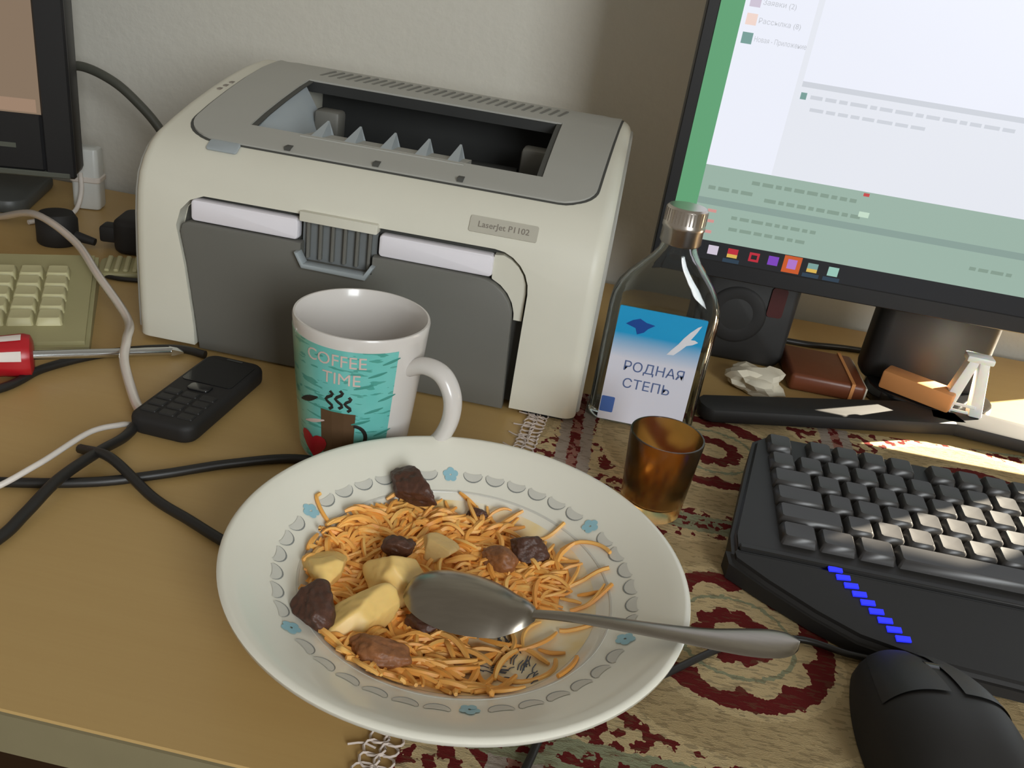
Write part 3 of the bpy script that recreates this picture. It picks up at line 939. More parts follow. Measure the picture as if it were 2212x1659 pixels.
for (bx, by, rx, ry, n, hgt) in blobs:
    for k in range(n):
        x = random.gauss(bx, rx * 0.5); y = random.gauss(by, ry * 0.5)
        h0 = (0.35 + 0.75 * random.random()) * hgt * math.exp(-(((x - bx) / rx) ** 2 + ((y - by) / ry) ** 2) * 0.5)
        a = random.gauss(0.25, 0.7) + (math.pi if random.random() < 0.5 else 0)
        cur = random.uniform(-70, 70); ln = random.uniform(0.010, 0.026)
        pts = []; seg = 7
        ok = True
        for q in range(seg + 1):
            if math.hypot(x, y) > 0.0785: ok = False
            xx, yy = clampr(x, y)
            pts.append(Vector((xx, yy, pz(math.hypot(xx, yy)) + 0.0013 + h0 * (0.5 + 0.5 * math.sin(math.pi * q / seg)))))
            x += math.cos(a) * ln / seg; y += math.sin(a) * ln / seg; a += cur * ln / seg
        if not ok and random.random() < 0.93: continue
        rad = random.uniform(0.0010, 0.0018)
        tube(pts, lambda t, rad=rad: rad * (0.45 + 0.55 * math.sin(math.pi * (0.1 + 0.8 * t))), 5, st)
# loose strands on the well edge
for (x, y, a, ln, cur) in ((0.050, 0.050, 0.4, 0.030, -50), (0.030, 0.058, -0.2, 0.022, 60), (0.060, 0.006, 0.3, 0.024, 30), (0.052, 0.020, 0.7, 0.028, -20), (0.030, -0.050, -0.5, 0.040, 60), (-0.076, 0.022, 2.6, 0.022, -30), (-0.078, 0.016, 0.2, 0.022, 40), (0.056, -0.010, 0.1, 0.02, 20), (0.058, -0.052, 0.9, 0.02, 30)):
    pts = []
    for q in range(10):
        xx, yy = clampr(x, y, 0.094)
        pts.append(Vector((xx, yy, pz(math.hypot(xx, yy)) + 0.0015)))
        x += math.cos(a) * ln / 9; y += math.sin(a) * ln / 9; a += cur * ln / 9
    tube(pts, 0.0012, 5, st)
sto = obj('stewed_shreds', st, 'strands', None, 60); sto.location = PL
tag(sto, 'heap of orange stewed cabbage and carrot shreds on the plate', 'food', kind='stuff')

def chunk(seed, sx, sy, sz, p=3.0, amp=0.16):
    b = bmesh.new(); bmesh.ops.create_icosphere(b, subdivisions=3, radius=1.0)
    off = Vector((seed * 3.7, seed * 1.3, seed * 2.1))
    for v in b.verts:
        d = v.co.normalized()
        k = (abs(d.x) ** p + abs(d.y) ** p + abs(d.z) ** p) ** (-1 / p)
        k *= 1 + amp * mnoise.noise(d * 1.3 + off) + amp * 0.35 * mnoise.noise(d * 3.7 + off)
        v.co = Vector((d.x * k * sx, d.y * k * sy, d.z * k * sz))
    return b
def cut_chunk(seed, sx, sy, sz, cuts=9, rough=0.05):
    """a lump sliced by flat knife cuts, its edges softened"""
    rnd = random.Random(seed * 17 + 3)
    b = bmesh.new(); bmesh.ops.create_icosphere(b, subdivisions=5, radius=1.25)
    planes = []
    for k in range(cuts):
        z = rnd.uniform(-0.9, 0.9); a = rnd.uniform(0, 2 * math.pi); q = math.sqrt(1 - z * z)
        planes.append((Vector((q * math.cos(a), q * math.sin(a), z)), rnd.uniform(0.58, 0.86)))
    off = Vector((seed * 1.7, seed * 2.3, seed))
    for v in b.verts:
        d = v.co.normalized(); r_ = 1.12
        for n, c in planes:
            dn = d.dot(n)
            if dn > 1e-4: r_ = -math.log(math.exp(-r_ * 18) + math.exp(-min(c / dn, 3) * 18)) / -18 * -1 if False else min(r_, c / dn)
        r_ *= 1 + rough * mnoise.noise(d * 4 + off)
        v.co = Vector((d.x * r_ * sx, d.y * r_ * sy, d.z * r_ * sz))
    bmesh.ops.smooth_vert(b, verts=b.verts, factor=0.5, use_axis_x=True, use_axis_y=True, use_axis_z=True)
    bmesh.ops.smooth_vert(b, verts=b.verts, factor=0.5, use_axis_x=True, use_axis_y=True, use_axis_z=True)
    return b
def food(name, label, cat, m, x, y, sx, sy, sz, rz, lift, seed, tilt=(0, 0), p=3.0, amp=0.18, group=None):
    o = obj(name, cut_chunk(seed, sx * 1.22, sy * 1.22, sz * 1.22, 9, 0.05 if 'meat' not in m else 0.14), m, None, 180)
    o.location = PL + Vector((x, y, pz(math.hypot(x, y)) + sz * 0.85 + lift))
    o.rotation_euler = (R(tilt[0]), R(tilt[1]), R(rz))
    tag(o, label, cat, group)
food('potato_chunk', 'largest yellow potato wedge, at the lower left of the plate', 'potato', 'potato', -0.0395, -0.0395, 0.0165, 0.0105, 0.0085, 50, 0.003, 1, (18, -10), 2.6, 0.25, 'potato pieces on the plate')
food('potato_chunk', 'yellow potato piece touching the tip of the spoon', 'potato', 'potato', -0.0295, -0.0085, 0.0145, 0.0105, 0.0085, -15, 0.005, 2, (20, 8), 3.2, 0.22, 'potato pieces on the plate')
food('potato_chunk', 'yellow potato lump half buried at the left edge of the food', 'potato', 'potato', -0.0655, -0.0135, 0.0105, 0.0095, 0.0075, 20, 0.002, 3, (10, 0), 2.6, 0.2, 'potato pieces on the plate')
food('onion_piece', 'pale rounded onion piece in the middle of the shreds', 'onion', 'onion', -0.0150, 0.0245, 0.0085, 0.0070, 0.0055, 10, 0.006, 5, (15, 0), 2.2, 0.12)
mg = 'stewed meat pieces on the plate'
food('meat_chunk', 'largest dark brown meat chunk at the far edge of the food', 'meat', 'meat', -0.0420, 0.0635, 0.0150, 0.0085, 0.0075, -22, 0.004, 7, (15, 6), 3.6, 0.3, mg)
food('meat_chunk', 'dark brown meat chunk at the right end of the shreds', 'meat', 'meat', 0.0320, 0.0425, 0.0105, 0.0075, 0.0065, 12, 0.004, 8, (10, -8), 3.6, 0.3, mg)
food('meat_chunk', 'dark meat chunk above the potato by the spoon', 'meat', 'meat', -0.0335, 0.0135, 0.0085, 0.0070, 0.0060, 30, 0.008, 9, (10, 0), 3.0, 0.3, mg)
food('meat_chunk', 'dark meat chunk on the left plate wall beside the largest potato', 'meat', 'meat', -0.0590, -0.0455, 0.0085, 0.0115, 0.0065, 28, 0.002, 10, (10, 20), 3.2, 0.3, mg)
food('meat_chunk', 'reddish brown meat chunk wrapped in shreds near the plate front', 'meat', 'meat2', -0.0240, -0.0600, 0.0125, 0.0070, 0.0060, 8, 0.003, 11, (12, 0), 3.0, 0.3, mg)
food('meat_chunk', 'small dark meat piece below the spoon bowl', 'meat', 'meat', -0.0090, -0.0305, 0.0075, 0.0055, 0.0050, -10, 0.001, 12, (0, 0), 3.0, 0.3, mg)
food('meat_chunk', 'light brown meat piece behind the spoon bowl', 'meat', 'meat2', 0.0155, 0.0300, 0.0095, 0.0065, 0.0055, -20, 0.004, 13, (8, 0), 3.0, 0.3, mg)
food('meat_chunk', 'tiny meat crumb on the far side of the shreds', 'meat', 'meat', -0.0020, 0.0645, 0.0050, 0.0030, 0.0030, 5, 0.003, 14, (0, 0), 3.0, 0.3, mg)

# ------------------------------------------------------------------ spoon lying face down, handle over the rim
SP = Vector((-0.030, 0.3190, 0.0))
spoon = thing('spoon', 'steel tablespoon lying face down on the food with handle over the plate rim', 'spoon', SP)
def spoon_bowl():
    b = bmesh.new(); nu, nv = 28, 20
    ax = Vector((0.98, -0.20, 0)).normalized(); sd = Vector((-ax.y, ax.x, 0))
    G_ = []
    for i in range(nu + 1):
        s = i / nu
        xx = -0.0335 + 0.0670 * s
        q = (s - 0.46) / (0.46 if s < 0.46 else 0.54)
        w = 0.0222 * math.sqrt(max(0.0, 1 - abs(q) ** (2.1 if s < 0.46 else 1.7)))
        w = max(w, 0.0012 if s < 0.5 else 0.0030)
        row = []
        for j in range(nv + 1):
            t = -1 + 2 * j / nv
            hgt = 0.0120 * (1 - t * t) * math.sqrt(max(0.0, 1 - abs(q) ** 2.4))
            zc = 0.0240 + 0.0045 * s + hgt + 0.0045 * max(0, (s - 0.80) / 0.20)
            row.append(b.verts.new(Vector((-0.001, 0.0085, 0)) + ax * xx + sd * (w * t) + Vector((0, 0, zc))))
        G_.append(row)
    for i in range(nu):
        for j in range(nv):
            b.faces.new((G_[i][j], G_[i + 1][j], G_[i + 1][j + 1], G_[i][j + 1]))
    bmesh.ops.recalc_face_normals(b, faces=b.faces)
    bmesh.ops.solidify(b, geom=list(b.faces), thickness=0.0012)
    return b
obj('bowl', spoon_bowl(), 'steel', spoon, 60)
def spoon_handle():
    keys = [(0.024, 0.0026, 0.0310, 0.0036), (0.031, 0.0028, 0.0345, 0.0022), (0.045, 0.0033, 0.0372, 0.0020), (0.0624, 0.0040, 0.0388, 0.0022), (0.0922, 0.0054, 0.0408, 0.0022), (0.112, 0.0072, 0.0418, 0.0030), (0.128, 0.0094, 0.0424, 0.0052), (0.140, 0.0100, 0.0426, 0.0078), (0.148, 0.0084, 0.0426, 0.0098), (0.1525, 0.0046, 0.0426, 0.0110), (0.1538, 0.0012, 0.0426, 0.0114)]
    pts = catmull([(k[0], k[1], k[2]) for k in keys], 5)
    offs = catmull([(k[0], k[3], 0) for k in keys], 5)
    b = bmesh.new(); rings = []
    for p, o in zip(pts, offs):
        c = Vector((p.x, o.y, p.z)); w = max(p.y, 0.0005)
        rings.append([b.verts.new(c + Vector((0, w * math.cos(2 * math.pi * k / 14), 0.0014 * math.sin(2 * math.pi * k / 14) + 0.0006 * (1 - math.cos(2 * math.pi * k / 14) ** 2)))) for k in range(14)])
    for A, B in zip(rings, rings[1:]):
        for k in range(14):
            j = (k + 1) % 14
            b.faces.new((A[k], A[j], B[j], B[k]))
    b.faces.new(list(reversed(rings[0]))); b.faces.new(rings[-1])
    bmesh.ops.recalc_face_normals(b, faces=b.faces)
    return b
obj('handle', spoon_handle(), 'steel', spoon, 60)

# ------------------------------------------------------------------ bottle
BT = (0.0510, 0.6120, 0.0016)
bot = thing('bottle', 'clear flat flask bottle with silver cap and blue and white label', 'bottle', BT)
def superring(hx, hy, e, n=48):
    out = []
    for i in range(n):
        a = 2 * math.pi * i / n
        c, s = math.cos(a), math.sin(a)
        out.append((hx * math.copysign(abs(c) ** (2 / e), c), hy * math.copysign(abs(s) ** (2 / e), s)))
    return out
def bottle_bm(levels, close_top=False):
    b = bmesh.new(); rings = []
    for (z, hx, hy, e) in levels:
        rings.append([b.verts.new((x, y, z)) for x, y in superring(hx, hy, e)])
    n = 48
    for A, B in zip(rings, rings[1:]):
        for i in range(n):
            j = (i + 1) % n
            b.faces.new((A[i], A[j], B[j], B[i]))
    b.faces.new(list(reversed(rings[0]))); b.faces.new(rings[-1])
    bmesh.ops.recalc_face_normals(b, faces=b.faces)
    return b
outer = [(0.0, 0.0375, 0.0165, 4.5), (0.002, 0.0400, 0.0190, 4.5), (0.006, 0.0405, 0.0198, 4.5), (0.05, 0.0405, 0.0198, 4.5), (0.092, 0.0405, 0.0198, 4.5), (0.100, 0.0396, 0.0196, 4.0), (0.108, 0.0365, 0.0188, 3.4), (0.116, 0.0310, 0.0176, 3.0),
         (0.124, 0.0240, 0.0160, 2.5), (0.131, 0.0180, 0.0142, 2.2), (0.137, 0.0142, 0.0130, 2.0), (0.142, 0.0128, 0.0126, 2.0), (0.160, 0.0125, 0.0125, 2.0)]
innr = [(z, max(hx - 0.0026, 0.008), max(hy - 0.0026, 0.008), e) for (z, hx, hy, e) in outer[1:]]
innr[0] = (0.0055, innr[0][1] - 0.003, innr[0][2] - 0.003, 4.0); innr[1] = (0.009,) + innr[1][1:]; innr[-1] = (0.1575,) + innr[-1][1:]
ob_ = bottle_bm(outer); ib = bottle_bm(innr)
bmesh.ops.reverse_faces(ib, faces=list(ib.faces))
obj('glass', merge(ob_, ib), 'glass', bot, 50)
cap = lathe([(0.0, 0.1695), (0.0132, 0.1695), (0.0145, 0.1682), (0.0148, 0.158), (0.0152, 0.1568), (0.0152, 0.1545), (0.0146, 0.1535), (0.0148, 0.144), (0.0140, 0.1428), (0.0132, 0.1428), (0.0132, 0.161), (0.0, 0.161)], 48)
capo = obj('cap', cap, 'metal_cap', bot, 35)
for k in range(36):
    a = 2 * math.pi * k / 36
    obj('knurl', box(-0.0003, 0.0003, -0.0005, 0.0005, 0.1585, 0.1675, bm=None), 'metal_cap', capo).matrix_local = Matrix.Rotation(a, 4, 'Z') @ Matrix.Translation((0.0147, 0, 0))
FY = -0.0201
lab = obj('label_sheet', prism(rrect(-0.0325, 0.0310, 0.0035, 0.0960, 0.001), FY - 0.0004, FY + 0.0008, 'y'), 'label', bot)
def on_label(b, x, z, m, name, off=0.0005):
    return obj(name, shift(stand_up(b), (x, FY - off, z)), m, lab)
on_label(text_bm('РОДНАЯ', 0.0108), 0.0015, 0.0500, 'ink_blue', 'lettering')
on_label(text_bm('СТЕПЬ', 0.0108), -0.0015, 0.0360, 'ink_blue', 'lettering')
on_label(text_bm('0,25', 0.0040), 0.010, 0.0080, 'ink_blue', 'lettering') if False else None
bird = [(0.0, -0.0135), (0.004, -0.009), (0.0075, -0.0045), (0.0115, -0.003), (0.0150, -0.0005), (0.0125, 0.0008), (0.0095, 0.0005), (0.0125, 0.0065), (0.0150, 0.0125), (0.0125, 0.0110), (0.0080, 0.0060), (0.0045, 0.0010), (0.0015, -0.0045), (-0.0025, -0.0100), (-0.0050, -0.0140)]
on_label(prism(bird, 0, 0.0001, 'z'), 0.0125, 0.0790, 'ink_white', 'bird')
emb = [(-0.0105, 0.0), (-0.006, 0.0035), (-0.001, 0.0055), (0.004, 0.0032), (0.0105, 0.0022), (0.006, -0.0012), (0.0035, -0.0045), (-0.001, -0.0068), (-0.003, -0.0022)]
on_label(prism(emb, 0, 0.0001, 'z'), -0.0155, 0.0830, 'ink_dark', 'emblem')
on_label(prism(rrect(-0.0050, 0.0050, -0.0065, 0.0065, 0.001), 0, 0.0001, 'z'), -0.0270, 0.0165, 'ink_mid', 'corner_block')

# ------------------------------------------------------------------ shot glass
sg = obj('shot_glass', lathe([(0.0, 0.0), (0.0185, 0.0), (0.0195, 0.0012), (0.0202, 0.008), (0.0235, 0.0545), (0.0232, 0.0555), (0.0222, 0.0555), (0.0219, 0.0545), (0.0184, 0.011), (0.016, 0.0085), (0.0, 0.0080)], 64), 'amber', None, 50)
sg.location = (0.0605, 0.4845, 0.0024)
tag(sg, 'small amber tinted shot glass between the plate and the bottle', 'shot glass')

# ------------------------------------------------------------------ right monitor
SY = 0.72
RM = (0.31, 0.765, 0.0)
mon = thing('monitor', 'black desktop monitor with lit white window and green desktop strip', 'monitor', RM)
def MW(n, bm, m, par=None, sm=None): return obj(n, shift(bm, (-RM[0], -RM[1], -RM[2])), m, par or mon, sm)
MX0, MX1, MZ0, MZ1 = 0.0392, 0.5808, 0.0925, 0.428
MW('housing', box(MX0, MX1, SY + 0.001, SY + 0.030, MZ0, MZ1, 0.003, 2), 'screen_off', None, 40)
MW('bezel', box(MX0, 0.0484, SY - 0.0015, SY + 0.004, MZ0, MZ1, 0.0008, 1), 'screen_off')
MW('bezel', box(0.5716, MX1, SY - 0.0015, SY + 0.004, MZ0, MZ1, 0.0008, 1), 'screen_off')
MW('bezel', box(0.0484, 0.5716, SY - 0.0015, SY + 0.004, MZ0, 0.1065, 0.0008, 1), 'screen_off')
MW('bezel', box(0.0484, 0.5716, SY - 0.0015, SY + 0.004, 0.4185, MZ1, 0.0008, 1), 'screen_off')
scr = MW('screen', box(0.0484, 0.5716, SY, SY + 0.003, 0.1065, 0.4185), 's_green')
def rect(n, x0, x1, z0, z1, m, lv): return MW(n, box(x0, x1, SY - 0.00015 * lv, SY + 0.0005, z0, z1), m, scr)
rect('window_area', 0.0660, 0.5716, 0.1830, 0.4185, 's_white', 1)
rect('panel', 0.1225, 0.5716, 0.1830, 0.2545, 's_white2', 2)
rect('divider', 0.1180, 0.1225, 0.1830, 0.4185, 's_white2', 2)
rect('divider', 0.1225, 0.5716, 0.2520, 0.2560, 's_grey', 3)
rect('sage_panel', 0.0660, 0.5716, 0.1222, 0.1830, 's_sage', 1)
rect('stripe', 0.0660, 0.5716, 0.1515, 0.1570, 's_sage2', 2)
rect('taskbar', 0.0484, 0.5716, 0.1065, 0.1222, 's_black', 4)
random.seed(9)
for (x, z, m) in ((0.0735, 0.2925, 's_peach'), (0.0735, 0.2793, 's_dgreen'), (0.0735, 0.3050, 's_mauve')):
    rect('list_icon', x - 0.0040, x + 0.0040, z - 0.0040, z + 0.0040, m, 3)
for (s, x, z) in (('Заявки (2)', 0.0790, 0.3050), ('Рассылка (8)', 0.0790, 0.2922), ('Новая - Приложение', 0.0790, 0.2793)):
    b = text_bm(s, 0.0052)
    w = max(v.co.x for v in b.verts) - min(v.co.x for v in b.verts)
    for v in b.verts: v.co.x = v.co.x * min(1.0, 0.039 / w)
    w = min(w, 0.039)
    MW('lettering', shift(stand_up(b), (x + w / 2, SY - 0.00045, z)), 's_text', scr)
def words(x, z, n, h, m, lv, wmin=0.004, wmax=0.010):
    for k in range(n):
        w = random.uniform(wmin, wmax)
        rect('text_line', x, x + w, z - h / 2, z + h / 2, m, lv); x += w + 0.0022
rect('tool_icon', 0.1235, 0.1280, 0.2430, 0.2480, 's_dgreen', 4)
words(0.1310, 0.2455, 14, 0.0028, 's_grey', 4, 0.005, 0.014)
words(0.1330, 0.2365, 8, 0.0026, 's_grey', 4, 0.006, 0.012)
words(0.1050, 0.1745, 10, 0.0030, 's_text2', 3); words(0.0720, 0.1655, 4, 0.0030, 's_text2', 3); words(0.1180, 0.1625, 9, 0.0030, 's_text2', 3)
words(0.0960, 0.1440, 9, 0.0028, 's_text2', 3); words(0.0960, 0.1345, 7, 0.0028, 's_text2', 3); words(0.2900, 0.1380, 4, 0.0028, 's_text2', 3)
rect('red_mark', 0.1920, 0.1965, 0.1795, 0.1820, 's_red', 4); rect('light_mark', 0.1930, 0.2010, 0.1630, 0.1672, 's_lite', 4)
for z in (0.1470, 0.1385, 0.1295): rect('pink_mark', 0.0760, 0.0830, z - 0.0012, z + 0.0012, 's_pink', 4)
for (x, m1, m2, ring) in ((0.0880, 's_mauve', None, 0), (0.1044, 's_yellow', 's_crimson', 0), (0.1223, 's_crimson', 's_black', 1), (0.1382, 's_purple', None, 0), (0.1707, 's_yellow', 's_dgreen', 0), (0.1877, 's_mint', None, 0)):
    z = 0.1150
    ic = rect('task_icon', x - 0.0042, x + 0.0042, z - 0.0038, z + 0.0038, m1, 5)
    if m2: rect('task_icon', x - 0.0042 + 0.0018 * ring, x + 0.0042 - 0.0018 * ring, z - 0.0008 - 0.001 * ring, z + 0.0038 - 0.002 * ring, m2, 6)
for x in (0.1044, 0.1707, 0.1877): rect('task_highlight', x - 0.0068, x + 0.0068, 0.1068, 0.1100, 's_navy', 6)
rect('task_highlight', 0.1465, 0.1610, 0.1075, 0.1218, 's_orange', 5); rect('task_icon', 0.1500, 0.1575, 0.1110, 0.1190, 's_lilac', 6)
# stand: wide glossy neck and two straight legs in a V
MW('neck', box(0.250, 0.356, 0.758, 0.792, 0.010, 0.150, 0.012, 4), 'black', None, 40)
MW('mount', box(0.245, 0.375, SY + 0.028, 0.790, 0.13, 0.23, 0.008, 3), 'screen_off', None, 40)
for (sx) in (-1, 1):
    a, c = Vector((0.31 + sx * -0.012, 0.714, 0)), Vector((0.31 + sx * 0.205, 0.638 if sx < 0 else 0.676, 0))
    d = (c - a).normalized(); nrm = Vector((-d.y, d.x, 0))
    poly = [a + nrm * 0.021, a - nrm * 0.021, c - nrm * 0.014 , c + d * 0.006 - nrm * 0.009, c + d * 0.008, c + d * 0.006 + nrm * 0.009, c + nrm * 0.014]
    bmL = prism([(p.x, p.y) for p in poly], 0.0026, 0.0150, 'z', 0.003, 2)
    MW('stand_leg', bmL, 'black_soft', None, 40)
MW('stand_hub', prism([(0.31 + 0.055 * math.cos(t), 0.755 + 0.045 * math.sin(t)) for t in [2 * math.pi * k / 32 for k in range(32)]], 0.0005, 0.016, 'z', 0.003, 2), 'black_gloss', None, 40)

# ------------------------------------------------------------------ left monitor
LMX = Vector((-0.5338, 0.78, 0.0))
psi = R(19.6)
lm = thing('monitor', 'older black monitor with a brownish screen at the left of the desk', 'monitor', (LMX.x - 0.20 * math.cos(psi), LMX.y - 0.20 * math.sin(psi) + 0.03, 0.0), psi)
# local frame: x along the screen, right edge at x = 0.20, screen facing -y at y = -0.03
def LM(n, bm, m, sm=None, par=None): return obj(n, bm, m, par or lm, sm)
LM('housing', box(-0.24, 0.200, -0.027, 0.010, 0.0525, 0.40, 0.006, 2), 'screen_off', 40)
fr = box(0.174, 0.201, -0.031, -0.025, 0.0525, 0.40, 0.002, 1)
LM('bezel', fr, 'screen_off'); LM('bezel', box(-0.241, -0.214, -0.031, -0.025, 0.0525, 0.40, 0.002, 1), 'screen_off')
LM('bezel', box(-0.214, 0.174, -0.031, -0.025, 0.058, 0.1115, 0.002, 1), 'screen_off'); LM('bezel', box(-0.214, 0.174, -0.031, -0.025, 0.377, 0.40, 0.002, 1), 'screen_off')
ls = LM('screen', box(-0.214, 0.174, -0.0285, -0.0265, 0.1115, 0.377), 's_brown')
LM('taskbar', box(-0.214, 0.170, -0.0288, -0.0270, 0.1130, 0.1250), 's_brown2', None, ls)
LM('trim_strip', box(-0.241, 0.196, -0.0318, -0.020, 0.0525, 0.0580, 0.001, 1), 'silver_strip')
LM('brand_mark', box(0.085, 0.150, -0.0314, -0.0305, 0.079, 0.0835), 'silver_strip')
LM('neck', box(-0.06, 0.06, 0.000, 0.035, 0.006, 0.14, 0.006, 2), 'stand_grey', 40)
LM('base', prism(rrect(-0.140, 0.140, 0.006, 0.130, 0.02), 0.0, 0.014, 'z', 0.004, 2), 'stand_grey', 40)

# ------------------------------------------------------------------ black keyboard
KB = (0.32, 0.50, 0.0020)
kb = thing('keyboard', 'black keyboard with wide palm rest and glowing dashes of a smeared blue light on the tapestry cloth', 'keyboard', KB)
def KW(n, bm, m, sm=None, par=None): return obj(n, shift(bm, (-KB[0], -KB[1], 0)), m, par or kb, sm)
def slope_z(y): return 0.0150 + (y - 0.440) / (0.572 - 0.440) * 0.0135
kbody = prism([(0.108, 0.452), (0.129, 0.560), (0.140, 0.570), (0.575, 0.570), (0.586, 0.560), (0.592, 0.452), (0.592, 0.436), (0.108, 0.436)], 0.0, 0.02, 'z')
for v in kbody.verts:
    if v.co.z > 0.01: v.co.z = slope_z(v.co.y)
bmesh.ops.bevel(kbody, geom=[e for e in kbody.edges if e.verts[0].co.z > 0.012 and e.verts[1].co.z > 0.012], offset=0.0035, segments=3, affect='EDGES')
KW('body', kbody, 'black', 40)
pal = [(0.1045, 0.4380), (0.1060, 0.4270), (0.1250, 0.4120), (0.1500, 0.3950), (0.1720, 0.3830), (0.2050, 0.3760), (0.2600, 0.3730), (0.44, 0.3730), (0.495, 0.3760), (0.53, 0.3830), (0.575, 0.4120), (0.594, 0.4270), (0.5955, 0.4380)]
pb = prism(pal, 0.0, 0.0135, 'z')
for v in pb.verts:
    if v.co.z > 0.01: v.co.z = 0.0100 + (v.co.y - 0.373) / 0.065 * 0.0050
bmesh.ops.bevel(pb, geom=[e for e in pb.edges if e.verts[0].co.z > 0.008 and e.verts[1].co.z > 0.008], offset=0.004, segments=3, affect='EDGES')
palm = KW('palm_rest', pb, 'black_soft', 40)
def key_mesh(w, d):
    b = bmesh.new()
    lv = [(0.0, 1.0), (0.0052, 0.86), (0.0064, 0.74)]
    rings = []
    for z, s in lv:
        hw, hd_ = w / 2 - (1 - s) * 0.0085, d / 2 - (1 - s) * 0.0085
        rings.append([b.verts.new((x, y, z)) for x, y in rrect(-hw, hw, -hd_, hd_, 0.0012, 1)])
    n = len(rings[0])
    for A, B in zip(rings, rings[1:]):
        for i in range(n):
            j = (i + 1) % n
            b.faces.new((A[i], A[j], B[j], B[i]))
    c = b.verts.new((0, 0, 0.0056))
    for i in range(n):
        b.faces.new((rings[-1][i], rings[-1][(i + 1) % n], c))
    me = bpy.data.meshes.new('key'); b.to_mesh(me); b.free(); me.materials.append(M['key_black'])
    for p in me.polygons: p.use_smooth = True
    me.set_sharp_from_angle(angle=R(35))
    return me
KM = {}
def put_key(x, y, w, d, root, zf, cache, mk, tilt):
    k = (round(w, 4), round(d, 4))
    if k not in cache: cache[k] = mk(w, d)
    o = bpy.data.objects.new('key', cache[k]); COL.objects.link(o); o.parent = root
    o.location = (x, y, zf); o.rotation_euler = (tilt, 0, 0)
u_ = 0.0186
rows = [[1, None, 1, 1, 1, 1, None, 1, 1, 1, 1, None, 1, 1, 1, 1], [1] * 13 + [2], [1.5] + [1] * 12 + [1.5], [1.75] + [1] * 11 + [2.25], [2.25] + [1] * 10 + [2.75], [1.25, 1.25, 1.25, 6.25, 1.25, 1.25, 1.25, 1.25]]
tilt_k = math.atan2(0.0135, 0.132)
for r_i, row in enumerate(rows):
    y = 0.5545 - r_i * u_ - (0.003 if r_i else 0)
    x = 0.1365
    for w in row:
        if w is None: x += 0.5 * u_; continue
        kw = w * u_ - 0.0012
        put_key(x + w * u_ / 2 - KB[0], y - KB[1], kw, u_ - 0.0012, kb, slope_z(y) - 0.0004, KM, key_mesh, tilt_k); x += w * u_
    for k in range(3):
        x = 0.1365 + 15 * u_ + 0.006 + k * u_
        if r_i in (3,) or (r_i == 4 and k != 1): continue
        put_key(x + u_ / 2 - KB[0], y - KB[1], u_ - 0.0012, u_ - 0.0012, kb, slope_z(y) - 0.0004, KM, key_mesh, tilt_k)
    if r_i:
        for k in range(4):
            x = 0.1365 + 18 * u_ + 0.012 + k * u_
            put_key(x + u_ / 2 - KB[0], y - KB[1], u_ - 0.0012, u_ - 0.0012, kb, slope_z(y) - 0.0004, KM, key_mesh, tilt_k)
KW('front_strip', box(0.112, 0.588, 0.4375, 0.4425, 0.0130, 0.0162, 0.0008, 1), 'black', 40)
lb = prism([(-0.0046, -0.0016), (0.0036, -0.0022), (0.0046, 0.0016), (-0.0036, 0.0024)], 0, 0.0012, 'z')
lme = bpy.data.meshes.new('led_streak_dash'); lb.to_mesh(lme); lb.free(); lme.materials.append(M['led_streak_blue'])
for k in range(9):  # added glowing dashes standing for one blue light smeared by movement
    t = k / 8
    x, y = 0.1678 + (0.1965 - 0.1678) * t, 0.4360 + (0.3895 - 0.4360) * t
    o = bpy.data.objects.new('led_streak_dash', lme); COL.objects.link(o); o.parent = kb
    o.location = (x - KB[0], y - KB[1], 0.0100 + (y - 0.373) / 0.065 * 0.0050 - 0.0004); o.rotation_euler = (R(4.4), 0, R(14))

# ------------------------------------------------------------------ mouse
MS = (0.1965, 0.318, 0.0021)
ms = thing('mouse', 'large black computer mouse in front of the black keyboard', 'mouse', MS, R(4))
def mouse_bm(x0=-1.0, x1=1.0, v0=0.0, v1=1.0, off=0.0, nu=32, nv=32):
    """dome over a hull outline; x0..x1 across (fraction), v0..v1 along from the back"""
    b = bmesh.new(); G_ = []
    for i in range(nv + 1):
        v = v0 + (v1 - v0) * i / nv
        y = -0.060 + 0.118 * v
        w = 0.0375 * min(1.0, math.sin(math.pi * (0.10 + 0.78 * v)) ** 0.45) * (1 - 0.10 * v)
        if v < 0.12: w *= math.sqrt(max(0.02, 1 - ((0.12 - v) / 0.12) ** 2))
        if v > 0.93: w *= math.sqrt(max(0.05, 1 - ((v - 0.93) / 0.075) ** 2))
        h = 0.0385 * math.sin(math.pi * (0.06 + 0.86 * v) ** 0.80) ** 0.65
        h = max(h, 0.006)
        row = []
        for j in range(nu + 1):
            s = x0 + (x1 - x0) * j / nu
            z = h * (1 - abs(s) ** 3.2) ** 0.5
            row.append(b.verts.new((w * s, y, z + off if abs(s) < 0.98 else max(z, 0))))
        G_.append(row)
    for i in range(nv):
        for j in range(nu):
            b.faces.new((G_[i][j], G_[i][j + 1], G_[i + 1][j + 1], G_[i + 1][j]))
    if off == 0.0:
        e = [e for e in b.edges if e.is_boundary]
        bmesh.ops.contextual_create(b, geom=e)
    bmesh.ops.recalc_face_normals(b, faces=b.faces)
    return b
obj('shell', mouse_bm(), 'black_soft', ms, 60)
for (a, c) in ((-0.86, -0.09), (0.09, 0.86)):
    b = mouse_bm(a, c, 0.56, 0.965, 0.0012, 14, 14)
    obj('mouse_button', b, 'black', ms, 60)
obj('scroll_wheel', cyl((-0.0035, 0.030, 0.0215), (0.0035, 0.030, 0.0215), 0.0090), 'black_gloss', ms, 40)

# ------------------------------------------------------------------ beige keyboard
bk = thing('keyboard', 'yellowed beige keyboard at the left edge of the desk', 'keyboard', (-0.3600, 0.5380, 0.0), R(29))
